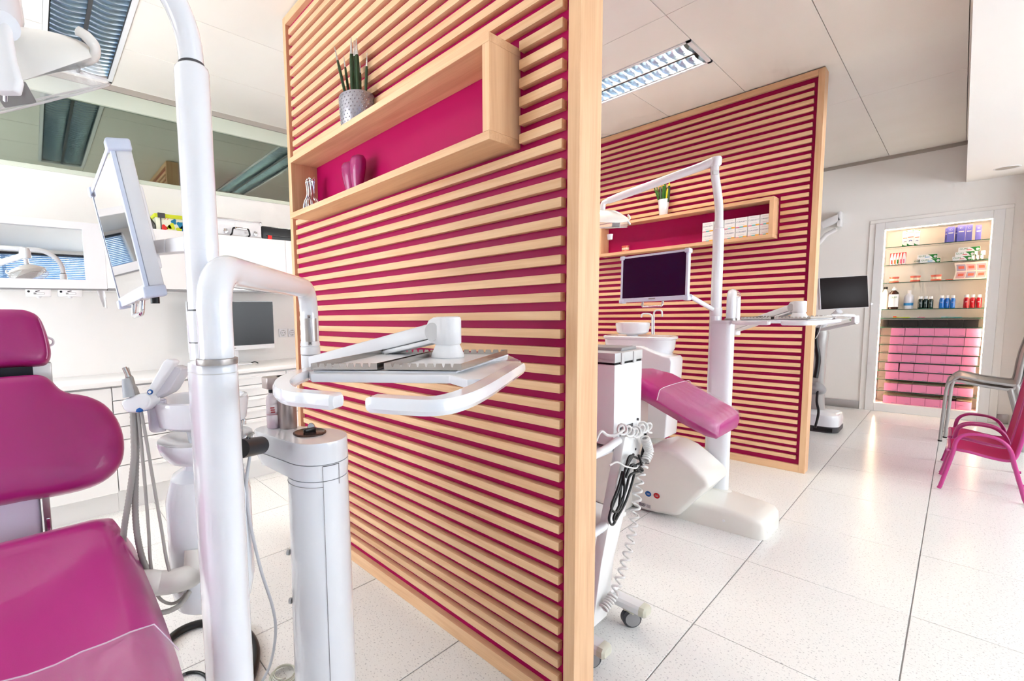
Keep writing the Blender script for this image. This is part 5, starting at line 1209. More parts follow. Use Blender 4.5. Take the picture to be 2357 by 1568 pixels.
# device on the trolley
bx0, by0, by1 = -1.12, 1.556, 1.77
dv = empty('treatment_device', (-0.93, 1.66, 0.684), 'tall white cabinet device with grey lid on top of the trolley', 'device')
for xx in (-0.77, -1.08):
    for yy in (1.58, 1.74): MB().lathe([(0.012, 0), (0.012, 0.012)], (xx, yy, 0.672), n=12).build('device_foot', 'dark_grey', dv)
boxo('cabinet', (bx0, by0, 0.684), (-0.74, by1, 0.972), 'device_white', dv, 0.003)
boxo('lid_gap', (bx0+0.003, by0+0.003, 0.972), (-0.743, by1-0.003, 0.979), 'black_gap', dv)
boxo('lid', (bx0-0.002, by0-0.002, 0.979), (-0.739, by1+0.002, 1.014), 'light_grey', dv, 0.004)
for yy in (1.597, 1.69, ): boxo('lid_clip', (-0.741, yy, 0.970), (-0.7355, yy+0.022, 1.012), 'light_grey', dv, 0.002)
MB().prism([(1.64, 1.014), (1.65, 1.026), (1.765, 1.026), (1.77, 1.014)], 0.30, lambda y, z, w: (-0.76-w, y, z)).build('lid_top', 'mid_grey', dv, 0.003)
p = at(1467, 965, X=-0.7395); MB().lathe([(0, 0), (0.005, 0), (0.005, 0.004), (0, 0.004)], p, (1, 0, 0), 14).build('rear_screw', 'dark_grey', dv)
boxo('rear_socket', (-0.741, 1.60, 0.70), (-0.738, 1.70, 0.745), 'dark_grey', dv)
# coiled cord: tangle on top, then a long spring down to the foot
def helix(path, r, pitch, name, m_, wire=0.0042, seg=10):
    P_ = [V3(p) for p in path]; out = []; ph = 0.0; nx = None
    for i in range(len(P_)-1):
        a, b_ = P_[i], P_[i+1]; T_ = (b_-a).normalized()
        if nx is None: nx = T_.cross(V3((0, 0, 1)) if abs(T_.z) < 0.9 else V3((0, 1, 0))).normalized()
        nx = (nx-T_*nx.dot(T_)).normalized(); ny = T_.cross(nx); L_ = (b_-a).length; n = max(2, int(L_/pitch*seg))
        for k in range(n):
            out.append(a.lerp(b_, k/n)+(nx*math.cos(ph)+ny*math.sin(ph))*r); ph += 2*math.pi*L_/n/pitch
    return MB().tube(out, wire, 7)
XC = -0.690
cp_ = [at(1484, 1008, X=XC), at(1493, 1038, X=XC), at(1484, 1062, X=XC)]
t = empty('coiled_cord', cp_[0], 'white coiled cord tangled over the trolley and stretching down to its foot', 'cord')
helix(spline(cp_, 6), 0.013, 0.0095, 'x', 'hose_white').build('tight_coil', 'hose_white', t, ang=80)
helix(spline([at(1484, 1066, X=XC), at(1472, 1105, X=XC), at(1462, 1180, X=XC), at(1450, 1250, X=XC), at(1430, 1320, X=XC), at(1412, 1368, X=XC-.005)], 6), 0.012, 0.030, 'x', 'hose_white').build('stretched_coil', 'hose_white', t, ang=80)
helix(spline([at(1412, 1368, X=XC-.005), at(1402, 1385, X=XC-.008), at(1388, 1402, X=XC-.012)], 5), 0.013, 0.011, 'x', 'hose_white').build('tight_coil', 'hose_white', t, ang=80)
random.seed(5)
lo_ = []
for k in range(90):
    f = k/89; a = k*0.62; ctr = at(1425+70*f, 990+4*math.sin(5*f), X=-0.71)
    lo_.append(ctr+RGT*(0.016*math.cos(a))+UPV*(0.017*math.sin(a)+0.006*math.sin(3.1*f*3))-FWD*(0.012*math.sin(a*0.5)))
MB().tube(lo_, 0.0042, 7).build('tangle', 'hose_white', t, ang=80)
MB().tube(spline([lo_[0], at(1415, 1002, X=-0.715), at(1398, 1002, X=-0.73), at(1385, 993, X=-0.74), at(1376, 1003, X=-0.745), at(1372, 1015, X=-0.75)], 6), 0.005, 8).build('cord_end', 'hose_white', t)
# black power cable tied up against the leg board
t = empty('power_cable', at(1440, 1120, X=-0.70), 'black power cable bundled against the trolley leg board', 'cable')
def loopc(pts, r=0.0042): return MB().tube(spline([at(x, y, X=-0.706+dx) for x, y, dx in pts], 7), r, 9).build('strand', 'black', t, ang=80)
loopc([(1486, 998, 0), (1480, 1035, 0), (1472, 1056, .004), (1450, 1050, .006), (1438, 1085, .004), (1425, 1130, .0), (1408, 1170, .004), (1402, 1195, .006), (1408, 1208, .006), (1416, 1200, .006), (1424, 1170, .004), (1430, 1120, .002), (1440, 1080, 0), (1455, 1052, .0)])
loopc([(1470, 1048, .008), (1476, 1070, .01), (1470, 1085, .008), (1450, 1095, .008), (1440, 1130, .006), (1425, 1165, .006), (1413, 1190, .008), (1415, 1200, .01), (1424, 1185, .008), (1440, 1155, .006), (1455, 1110, .004), (1462, 1075, .006), (1452, 1072, .012), (1440, 1100, .01)])
loopc([(1455, 1073, .012), (1470, 1074, .014), (1479, 1082, .012), (1474, 1086, .01), (1462, 1075, .008), (1475, 1066, .006), (1492, 1066, .004)])
loopc([(1458, 1046, .004), (1446, 1062, .008), (1436, 1095, .01), (1437, 1130, .008), (1430, 1165, .008), (1420, 1178, .008), (1410, 1176, .006), (1408, 1162, .004), (1422, 1125, .002), (1433, 1085, .0)])
MB().tube(spline([at(x, y, X=-0.69) for x, y in ((1403, 1072), (1420, 1064), (1440, 1074), (1462, 1078), (1468, 1072))], 6), 0.003, 8).build('cable_tie', 'hose_white', t)
# boxes on the trolley shelves
t = empty('clear_box', (-0.90, 1.46, 0.401), 'clear plastic box with pinkish lid on the trolley middle shelf', 'box')
boxo('tub', (-1.18, 1.34, 0.4015), (-0.775, 1.47, 0.545), 'clear_box', t, 0.008, 3); boxo('lid', (-1.19, 1.332, 0.545), (-0.767, 1.478, 0.565), 'lid_rose', t, 0.006, 3)
tag(MB().loft([[(-0.80+x*k, 1.395+y*k, z) for x, y in rrect(0.08, 0.07, 0.02, 4)] for k, z in ((0.8, 0.1312), (1.0, 0.18))]).build('small_tub', 'white_plastic', None), 'small white tub at the edge of the trolley bottom shelf', 'tub')
# ------------------------------------------------------------------ scanner cart behind the far partition
sc = empty('scanner_cart', (-0.80, 5.72, 0), 'white scanner cart with black screen and heavy base behind the far partition', 'scanner')
MB().loft([[(-0.80+x*k, 5.74+y*k, z) for x, y in rrect(0.32, 0.40, 0.09, 6)] for k, z in ((0.98, 0.0), (1.0, 0.01), (1.0, 0.055))]).build('base_skirt', 'dark_grey', sc)
MB().box((-0.80, 5.535, 0.014), (-0.672, 5.545, 0.046)).build('base_slot', 'black', sc)
MB().loft([[(-0.80+x*k, 5.74+y*k, z) for x, y in rrect(0.32, 0.40, 0.09, 6)] for k, z in ((1.0, 0.056), (1.0, 0.12), (0.95, 0.155), (0.80, 0.172), (0.3, 0.18))]).build('base_cover', 'white_gloss', sc)
MB().loft([[(-0.84+x*k, 5.76+y*k, z) for x, y in rrect(0.16, 0.14, 0.05, 5)] for k, z in ((1.0, 0.15), (0.85, 0.4), (0.9, 0.75), (1.0, 0.9), (0.8, 0.95))]).build('mast', 'silver_paint', sc)
TL3, TR3, BR3, BL3 = at(1888, 641, d=4.0), at(1996, 632, d=3.95), at(2000, 709, d=3.95), at(1891, 712, d=4.0)
m3 = (TL3+TR3+BR3+BL3)/4; u3 = ((TR3-TL3)+(BR3-BL3)).normalized(); v3 = ((TR3-BR3)+(TL3-BL3)); v3 = (v3-u3*v3.dot(u3)).normalized(); n3 = u3.cross(v3).normalized()
if n3.dot(CAM-m3) < 0: n3 = -n3
w3 = (TR3-TL3).length; h3 = (TL3-BL3).length
MB().obox(m3-n3*0.018, u3, v3, n3, w3/2+0.008, h3/2+0.004, 0.014).build('screen_housing', 'white_gloss', sc, 0.006, 3)
s3 = MB().obox(m3-n3*0.002, u3, v3, n3, w3/2, h3/2, 0.003).build('screen', 'screen_matt', sc, 0.001)
MB().obox(m3-v3*0.05-n3*0.06, u3, v3, n3, 0.03, 0.09, 0.03).build('screen_neck', 'white_gloss', sc, 0.008, 3)
MB().tube([m3-v3*0.16-n3*0.06, V3((-0.84, 5.76, 0.93))], 0.025, 14).build('neck_arm', 'white_gloss', sc)
p = at(2003, 700, d=3.95); MB().tube([p, p+u3*0.014], 0.010, 12).build('side_button', 'white_plastic', sc)
# cradle with handpiece
p = at(1925, 728, d=3.7); q_ = at(1975, 727, d=3.75)
MB().tube(spline([at(1893, 727, d=3.6), at(1915, 726, d=3.65), at(1945, 726, d=3.7), at(1966, 727, d=3.72)], 5), [0.004]*5+[0.008]*5+[0.013]*5+[0.011], 12).build('scan_handpiece', 'white_plastic', sc)
MB().tube(spline([at(1920, 733, d=3.68), at(1940, 736, d=3.7), at(1958, 731, d=3.72)], 5), 0.006, 10).build('handpiece_cradle', 'light_grey', sc)
MB().obox(at(1969, 735, d=3.76), RGT, UPV, FWD, 0.022, 0.030, 0.015).build('cradle_block', 'white_gloss', sc, 0.006, 3)
MB().lathe([(0, 0), (0.006, 0), (0.006, 0.001), (0, 0.001)], at(1957, 737, d=3.735), -FWD, 12).build('green_mark', 'leaf_green', sc)
MB().tube([at(1972, 742, d=3.8), V3((-0.84, 5.70, 0.92))], 0.015, 12).build('cradle_arm', 'white_gloss', sc)
MB().tube(spline([at(1877, 870, d=3.95), at(1883, 830, d=3.95), at(1879, 785, d=3.95), at(1882, 755, d=3.95)], 6), [0.018]*10+[0.012]*8+[0.008], 12).build('hanging_cable', 'black', sc)
MB().tube(spline([at(1877, 780, d=3.93), at(1885, 765, d=3.93), at(1890, 748, d=3.93)], 5), 0.003, 8).build('thin_lead', 'light_grey', sc)
MB().tube(spline([at(1876, 985, d=3.95), at(1884, 950, d=3.95), at(1880, 925, d=3.95), at(1882, 900, d=3.95)], 5), 0.009, 10).build('base_cable', 'black', sc)
MB().loft([[at(1878, 893, d=4.0)+RGT*(0.07*k*math.cos(a_))+FWD*(0.07*k*math.sin(a_))+V3((0, 0, h_)) for a_ in [2*math.pi*j/20 for j in range(20)]] for k, h_ in ((0.5, -0.06), (0.9, -0.045), (1.0, -0.02), (0.95, 0.0), (0.8, 0.02), (0.5, 0.045), (0.2, 0.05))]).build('knee_pad', 'mid_grey', sc, ang=80)
# wall arm
p = at(1925, 507, Y=7.02)
t = empty('folding_arm', (p.x, BY-0.01, p.z), 'white folding arm mounted high on the far wall', 'wall arm')
a = at(1890, 520, Y=7.0); b_ = at(1934, 500, Y=7.0)
MB().obox((a+b_)/2, (b_-a), (0, 1, 0), (b_-a).cross(V3((0, 1, 0))), (b_-a).length/2, 0.03, 0.04).build('upper_link', 'white_plastic', t, 0.01, 3)
MB().box((b_.x-0.02, 6.97, b_.z-0.10), (b_.x+0.01, BY-0.0005, b_.z+0.06)).build('wall_plate', 'white_plastic', t, 0.008, 2)
MB().tube([at(1925, 528, Y=6.98), at(1902, 540, Y=6.98), at(1880, 565, Y=6.98)], 0.022, 12).build('lower_link', 'white_plastic', t)
# ------------------------------------------------------------------ lit product niche in the far wall
NB = BY+0.255                      # back of the niche
sn = empty('display_shelf', (-0.2, BY+0.1, 0.0), 'lit white display niche with glass shelves in the far wall', 'shelf unit')
mat('niche_white', (242, 236, 228), 0.45)
MB().box((-0.615, BY-0.022, 0.0), (NX0, BY-0.0002, 2.014)).box((NX1, BY-0.022, 0.0), (0.213, BY-0.0002, 2.014)).box((NX0, BY-0.022, NZ1), (NX1, BY-0.0002, 2.014)).box((NX0, BY-0.022, 0.0), (NX1, BY-0.0002, NZ0)).build('surround', 'white_lacquer', sn, 0.002, 1)
MB().box((-0.66, BY-0.012, 0.0), (-0.615, BY-0.0002, 2.014)).box((0.213, BY-0.012, 0.0), (0.262, BY-0.0002, 2.014)).box((-0.66, BY-0.012, 2.014), (0.262, BY-0.0002, 2.05)).build('outer_trim', 'plaster', sn, 0.002, 1)
boxo('niche_back', (NX0+0.0003, NB, NZ0), (NX1-0.0003, BY+0.2598, NZ1-0.0003), 'niche_white', sn)
# light strips up both flanks and along the head, just behind the surround
boxo('light_strip', (NX0+0.0004, BY+0.004, NZ0+0.002), (NX0+0.0065, BY+0.016, NZ1-0.002), 'led_strip', sn)
boxo('light_strip', (NX1-0.0065, BY+0.004, NZ0+0.002), (NX1-0.0004, BY+0.016, NZ1-0.002), 'led_strip', sn)
boxo('light_strip', (NX0+0.008, BY+0.004, NZ1-0.0065), (NX1-0.008, BY+0.016, NZ1-0.0004), 'led_strip', sn)
m = bpy.data.materials.new('shelf_glass'); m.use_nodes = True; b = m.node_tree.nodes['Principled BSDF']
b.inputs['Base Color'].default_value = (0.62, 0.80, 0.72, 1); b.inputs['Alpha'].default_value = 0.22; b.inputs['Roughness'].default_value = 0.04
MATS['shelf_glass'] = m; mat('glass_edge', (24, 78, 58), 0.15)
ZS = [1.753, 1.565, 1.380, 1.100, 1.005, 0.909, 0.817, 0.725, 0.634, 0.538, 0.442, 0.349, 0.224]
for z in ZS:
    g = boxo('glass_shelf', (NX0+0.010, BY+0.020, z-0.006), (NX1-0.010, NB-0.001, z), 'shelf_glass', sn)
    boxo('glass_edge', (NX0+0.010, BY+0.0185, z-0.0065), (NX1-0.010, BY+0.0202, z), 'glass_edge', g)
SY = BY+0.030
def NXZ(px_, py_): 
    p = at(px_, py_, Y=SY); return p.x, p.z
def niche_box(name, x0, x1, z0, h, dep, m_, label, cat, grp, y=SY, bev=0.0008):
    t = empty(name, ((x0+x1)/2, y+dep/2, z0), label, cat, grp)
    boxo('carton', (x0, y, z0+0.0003), (x1, y+dep, z0+h), m_, t, bev, 1); return t
mat('leaflet_paper', (236, 226, 214), 0.4); mat('leaflet_grey', (168, 160, 180), 0.4); mat('leaflet_rose', (214, 170, 176), 0.4); mat('bottle_milk', (232, 232, 240), 0.3); mat('mouthwash_green', (6, 40, 34), 0.12, coat=0.4); mat('mouthwash_blue', (10, 110, 200), 0.12, coat=0.4); mat('mouthwash_red', (196, 14, 30), 0.12, coat=0.4); mat('box_black', (26, 20, 18), 0.5)
mat('print_green', (30, 130, 50), 0.5); mat('print_orange', (240, 120, 50), 0.5); mat('print_navy', (70, 80, 150), 0.5); mat('carton_purple', (112, 112, 200), 0.5); mat('carton_red', (226, 60, 60), 0.5); mat('print_blue', (60, 150, 210), 0.5)
# green and white tall cartons
for k, (p0, p1, ptop, dy, wd_) in enumerate(((2076.5, 2090, 533, 0.03, 'half hidden behind the middle one'), (2088, 2104, 530, 0.0, 'front one of three'), (2104.5, 2117, 531, 0.012, 'the one nearest the purple cartons'))):
    x0, _ = NXZ(p0, 550); x1, _ = NXZ(p1, 550); h = NXZ(p0, ptop)[1]-ZS[0]
    t = niche_box('product_carton', x0, x1-0.001, ZS[0], h, 0.035, 'carton_white', 'white carton with green waves on the top glass shelf, %s' % wd_, 'carton', 'white and green cartons on the top shelf', SY+dy)
    xc = (x0+x1)/2; w_ = x1-x0; yy = SY+dy-0.0006
    text('lettering', 'GUM', w_*0.36, (xc, yy, ZS[0]+h*0.84), (1, 0, 0), (0, 0, 1), 'print_green', t)
    boxo('print_band', (xc-w_*0.40, yy, ZS[0]+h*0.52), (xc+w_*0.40, SY+dy, ZS[0]+h*0.56), 'print_orange', t)
    MB().prism([(xc+w_*0.25*math.cos(math.radians(a_)), ZS[0]+h*0.28+w_*0.25*math.sin(math.radians(a_))) for a_ in range(0, 181, 20)]+[(xc+w_*0.14*math.cos(math.radians(a_)), ZS[0]+h*0.28+w_*0.14*math.sin(math.radians(a_))) for a_ in range(180, -1, -20)], 0.0006, lambda u_, v_, w: (u_, yy+w, v_)).build('emblem', 'print_navy', t)
    MB().prism([(x0+0.0005, ZS[0]+0.001), (x0+0.0005, ZS[0]+h*0.16), (x0+w_*0.35, ZS[0]+h*0.06), (x1-0.002, ZS[0]+0.001)], 0.0006, lambda u_, v_, w: (u_, yy+w, v_)).build('print_wave', 'print_green', t)
    MB().prism([(x1-0.002, ZS[0]+h-0.001), (x1-0.002, ZS[0]+h*0.93), (x0+w_*0.4, ZS[0]+h-0.001)], 0.0006, lambda u_, v_, w: (u_, yy+w, v_)).build('print_wave', 'print_green', t)
# purple cartons
for k, (p0, p1, ptop, dy, wd_) in enumerate(((2175, 2183, 525, 0.035, 'back one at the near end'), (2180, 2197, 523, 0.0, 'short front one beside the gap'), (2198, 2206, 523, 0.035, 'peeping out behind the gap'), (2203, 2222, 519, 0.0, 'tall front one in the middle'), (2222.5, 2238, 518, 0.0, 'tall front one towards the light strip'), (2245, 2259, 518, 0.03, 'last one next to the light strip'))):
    x0, _ = NXZ(p0, 540); x1, _ = NXZ(p1, 540); h = NXZ(p0, ptop)[1]-ZS[0]
    t = niche_box('product_carton', x0, x1-0.001, ZS[0], h, 0.034, 'carton_purple', 'purple carton on the top glass shelf, %s' % wd_, 'carton', 'purple cartons on the top shelf', SY+dy)
    xc = (x0+x1)/2; w_ = x1-x0; yy = SY+dy-0.0006
    text('lettering', 'C:', max(w_, 0.03)*0.5, (xc, yy, ZS[0]+h*0.80), (1, 0, 0), (0, 0, 1), 'carton_white', t)
    boxo('print_band', (xc-w_*0.33, yy, ZS[0]+h*0.56), (xc+w_*0.33, SY+dy, ZS[0]+h*0.63), 'plate_grey', t)
    for q in range(4): boxo('fine_print', (xc-w_*0.30, yy, ZS[0]+h*(0.46-0.09*q)), (xc+w_*(0.18-0.06*(q % 2)), SY+dy, ZS[0]+h*(0.475-0.09*q)), 'print_grey', t)
# tooth-shaped sachets, upright
for k in range(5):
    x0, _ = NXZ(2048+7*k, 590); h = 0.125
    mm = ['carton_red', 'print_orange', 'carton_white', 'stripe_rose', 'stripe_rose'][k]; dy = 0.012*(4-k)*0.5
    t = empty('brush_pack', (x0+0.02, SY+dy, ZS[1]), '%s upright brush pack on the second glass shelf, %s of five' % (['red', 'orange', 'white', 'pale rose', 'rose'][k], ['first', 'second', 'third', 'fourth', 'last'][k]), 'pack', 'upright brush packs on the second shelf')
    boxo('card', (x0, SY+dy+0.004, ZS[1]+0.0003), (x0+0.030, SY+dy+0.006, ZS[1]+h), ['carton_red', 'carton_red', 'carton_red', 'carton_red', 'carton_red'][k], t)
    MB().prism([(x0+0.003, ZS[1]+0.001), (x0+0.003, ZS[1]+h*0.55), (x0+0.008, ZS[1]+h*0.78), (x0+0.010, ZS[1]+h*0.92), (x0+0.018, ZS[1]+h*0.97), (x0+0.024, ZS[1]+h*0.90), (x0+0.025, ZS[1]+h*0.76), (x0+0.029, ZS[1]+h*0.5), (x0+0.029, ZS[1]+0.001)], 0.004, lambda u_, v_, w: (u_, SY+dy+w, v_)).build('blister', 'carton_white', t, 0.0008, 1)
    boxo('print_band', (x0+0.010, SY+dy-0.0006, ZS[1]+0.012), (x0+0.020, SY+dy, ZS[1]+0.055), mm if mm != 'carton_white' else 'print_green', t)
# long toothpaste cartons
def paste(x0, x1, z0, h, dy, accent, label, grp):
    t = niche_box('paste_carton', x0, x1, z0, h, 0.034, 'carton_white', label, 'carton', grp, SY+dy); yy = SY+dy-0.0006; w_ = x1-x0
    text('lettering', 'GUM', h*0.52, (x0+w_*0.24, yy, z0+h*0.62), (1, 0, 0), (0, 0, 1), 'print_green', t)
    boxo('print_band', (x0+w_*0.38, yy, z0+h*0.30), (x0+w_*0.62, SY+dy, z0+h*0.44), accent, t)
    MB().prism([(x0+w_*0.52, z0+h-0.001), (x0+w_*0.70, z0+h*0.5), (x0+w_*0.78, z0+0.001), (x1-0.0008, z0+0.001), (x1-0.0008, z0+h-0.001)], 0.0006, lambda u_, v_, w: (u_, yy+w, v_)).build('print_wave', 'print_green', t)
    MB().prism([(x0+w_*0.89+h*0.26*math.cos(q*math.pi/6), z0+h*0.42+h*0.28*math.sin(q*math.pi/6)) for q in range(12)], 0.0006, lambda u_, v_, w: (u_, yy-0.0004+w, v_)).build('emblem', 'plate_grey', t)
X = lambda px_: NXZ(px_, 600)[0]
paste(X(2109), X(2122), ZS[1], 0.040, 0.03, 'print_blue', 'short toothpaste carton on the second glass shelf, behind the blue-striped pair', 'toothpaste cartons')
paste(X(2117.5), X(2164.5), ZS[1], 0.042, 0.0, 'print_blue', 'blue-striped toothpaste carton lying lowest in the middle of the second shelf', 'toothpaste cartons')
paste(X(2111), X(2157), ZS[1]+0.0425, 0.042, 0.008, 'print_blue', 'blue-striped toothpaste carton lying on top in the middle of the second shelf', 'toothpaste cartons')
for k, (p0, p1) in enumerate(((2192, 2236), (2197.5, 2242), (2204, 2254))):
    paste(X(p0), X(p1), ZS[1]+0.0425*k, 0.042, 0.006*k, 'carton_red', 'red-striped toothpaste carton at the light strip, %s of three stacked' % ('bottom', 'middle', 'top')[k], 'toothpaste cartons')
for k, (p0, p1, lv, dy) in enumerate(((2236.5, 2243, 0, 0.02), (2246, 2253, 0, 0.02), (2256, 2263, 0, 0.02), (2242.5, 2249, 1, 0.02), (2256, 2267, 1, 0.024))):
    t = niche_box('paste_carton', X(p0), X(p1), ZS[1]+0.0425*lv, 0.042, 0.13, 'carton_white', 'end-on toothpaste carton beside the red-striped stack, %s' % ('bottom row first', 'bottom row second', 'bottom row third', 'upper row first', 'upper row second')[k], 'carton', 'toothpaste cartons', SY+dy)
    boxo('print_wave', (X(p0)+0.001, SY+dy-0.0005, ZS[1]+0.0425*lv+0.001), (X(p0)+0.006, SY+dy, ZS[1]+0.0425*lv+0.012), 'print_green', t)
# denture models and leaflet on the third shelf
for px_, lab in ((2060, 'pink denture model on the third glass shelf, nearest the brush packs'), (2109, 'pink denture model on the third glass shelf, middle one'), (2157, 'pink denture model on the third glass shelf, nearest the curved leaflet')):
    denture((X(px_), SY+0.055, ZS[2]+0.0004), 0.062, lab, 'denture models on the third shelf')
x = X(2189); tag(MB().lathe([(0, 0.0005), (0.026, 0.0005), (0.03, 0.006), (0.022, 0.012), (0, 0.013)], (x, SY+0.06, ZS[2]), n=24).build('palate_plate', 'gum_pink', None), 'flat pink palate plate lying before the curved leaflet', 'model')
x0, x1 = X(2197), X(2273); t = empty('curved_leaflet', ((x0+x1)/2, SY+0.08, ZS[2]), 'curved leaflet with three rows of tooth photographs on the third glass shelf', 'leaflet')
H_ = 0.165
def leafp(u_, v_, o_=0.0): return (x0+(x1-x0)*u_+0.010*math.sin(v_*math.pi), SY+0.02+0.09*math.sin(v_*math.pi)*0.55+o_+0.05*v_*0.3, ZS[2]+0.001+H_*v_)
rg = [[leafp(u_/8, v_/10) for u_ in range(9)]+[leafp(u_/8, v_/10, 0.0012) for u_ in range(8, -1, -1)] for v_ in range(11)]
MB().loft(rg).build('sheet', 'leaflet_paper', t, ang=80)
for c_ in range(3):
    for r_ in range(2):
        rg = [[leafp(0.05+0.31*c_+0.28*u_/4, 0.08+0.44*r_+0.38*v_/5, -0.0012) for u_ in range(5)] for v_ in range(6)]
        MB().loft(rg, cap=False, closed=False).build('photo_print', 'leaflet_grey' if (c_+r_) % 2 else 'leaflet_rose', t)
        rg = [[leafp(0.10+0.31*c_+0.18*u_/4, 0.20+0.44*r_+0.16*v_/3, -0.0022) for u_ in range(5)] for v_ in range(4)]
        MB().loft(rg, cap=False, closed=False).build('mouth_print', 'gum_pink', t)
# bottles on the fourth shelf
def bottle(px0, px1, ztop_px, prof, m_, label, name='bottle', grp=None, cap=None, dy=0.03, lab=None):
    x0, x1 = X(px0), X(px1); r = (x1-x0)/2; xc = (x0+x1)/2; H_ = NXZ((px0+px1)/2, ztop_px)[1]-ZS[3]
    t = empty(name, (xc, SY+dy+r, ZS[3]), label, 'bottle', grp)
    MB().lathe([(0, 0.0004)]+[(a*r, 0.0004+b_*H_) for a, b_ in prof], (xc, SY+dy+r, ZS[3]), n=24).build('flask', m_, t)
    if cap: MB().lathe([(0, cap[1]*H_)]+[(a*r, b_*H_) for a, b_ in cap[2]]+[(0, cap[2][-1][1]*H_)], (xc, SY+dy+r, ZS[3]), n=20).build('cap', cap[0], t)
    if lab:
        rings = [[(xc+1.012*r*math.sin(math.radians(a_)), SY+dy+r-1.012*r*math.cos(math.radians(a_)), ZS[3]+zz*H_) for a_ in range(-70, 71, 10)] for zz in lab[1:3]]
        MB().loft(rings, cap=False, closed=False).build('label_print', lab[0], t)
        if len(lab) > 3:
            text('lettering', lab[3], r*lab[5], (xc, SY+dy-0.0012, ZS[3]+H_*lab[6]), (1, 0, 0), (0, 0, 1), lab[4], t)
    return t
ROUND = [(0.9, 0), (1, 0.02), (1, 0.66), (0.9, 0.74), (0.45, 0.84), (0.4, 0.9)]
bottle(2031, 2052, 660, ROUND, 'warm_white', 'tall white bottle with black spray cap at the light strip end of the fourth shelf', cap=('black', 0.88, [(0.45, 0.88), (0.5, 0.97), (0.35, 1.0)]))
mat('brown_glass', (58, 30, 20), 0.15, coat=0.4)
bottle(2050, 2074.5, 660, [(0.9, 0), (1, 0.02), (1, 0.66), (0.85, 0.75), (0.4, 0.82), (0.36, 0.86)], 'brown_glass', 'brown pump bottle with large white label on the fourth glass shelf', cap=('white_plastic', 0.84, [(0.40, 0.84), (0.42, 0.92), (0.18, 0.93), (0.15, 1.0)]), dy=0.0, lab=('carton_white', 0.10, 0.66, 'GUM', 'print_green', 0.62, 0.52))
bottle(2085, 2109, 668, [(0.86, 0), (0.95, 0.02), (1, 0.5), (0.9, 0.70), (0.45, 0.80), (0.42, 0.84)], 'bottle_milk', 'white slender-necked bottle with blue shield on the fourth glass shelf', cap=('white_plastic', 0.82, [(0.40, 0.82), (0.42, 0.98), (0.36, 1.0)]), lab=('print_blue', 0.18, 0.32))
SQ = [(0.9, 0), (1, 0.02), (1, 0.66), (0.82, 0.76), (0.62, 0.80)]
for gname, m_, pxs, pt in (('black-green', 'mouthwash_green', (2119, 2131, 2143), 682), ('bright blue', 'mouthwash_blue', (2168.5, 2181, 2194), 680), ('red', 'mouthwash_red', (2225, 2239.5, 2254), 678)):
    for k, p0 in enumerate(pxs):
        bottle(p0, p0+(12.5 if gname != 'red' else 14), pt, SQ, m_, '%s mouthwash bottle with white cap, %s of three' % (gname, ('first', 'middle', 'last')[k]), 'mouthwash_bottle', 'mouthwash bottles on the fourth shelf', cap=('white_plastic', 0.79, [(0.72, 0.79), (0.72, 0.99), (0.66, 1.0)]), dy=0.01*(k % 2), lab=(m_, 0.12, 0.60, 'C:', 'carton_white', 0.8, 0.46))
# brushes on the fifth shelf
for p0, p1, m1, m2, lab in ((2063, 2103, 'lime', 'bright_red', 'green and yellow toothbrush lying on the fifth glass shelf'), (2120, 2138, 'stripe_rose', 'white_plastic', 'small pale brush lying mid-way on the fifth glass shelf'), (2176, 2225, 'stripe_cyan', 'white_plastic', 'turquoise toothbrush lying on the fifth glass shelf')):
    a, b_ = X(p0), X(p1); t = empty('toothbrush', ((a+b_)/2, SY+0.03, ZS[4]), lab, 'toothbrush', 'brushes on the fifth shelf')
    MB().tube([(a+(b_-a)*f, SY+0.03+0.01*f, ZS[4]+0.005+0.002*math.sin(6*f)) for f in [k/8 for k in range(9)]], [0.004, 0.0045, 0.0045, 0.003, 0.003, 0.004, 0.0045, 0.0045, 0.003], 8).build('handle', m1, t)
    boxo('bristles', (a+0.002, SY+0.027, ZS[4]+0.007), (a+(b_-a)*0.22, SY+0.034, ZS[4]+0.018), m2, t)
# black open boxes
xb = [X(px_) for px_ in (2027.5, 2055.5, 2087.5, 2123, 2157, 2191.5, 2228, 2265)]
ordw = ['first', 'second', 'third', 'fourth', 'fifth', 'sixth', 'seventh']
for k in range(7):
    x0, x1 = xb[k]+0.001, xb[k+1]-0.001
    t = empty('black_tray_box', ((x0+x1)/2, SY+0.05, ZS[5]), 'black box in the dark row above the pink boxes, %s counting from the partition side' % ordw[k], 'box', 'black boxes in the niche')
    boxo('front', (x0, SY+0.003, ZS[5]+0.0004), (x1, SY+0.006, ZS[5]+0.076), 'box_black', t, 0.0008, 1)
    boxo('tray', (x0, SY+0.006, ZS[5]+0.0004), (x1, SY+0.16, ZS[5]+0.074), 'box_black', t)
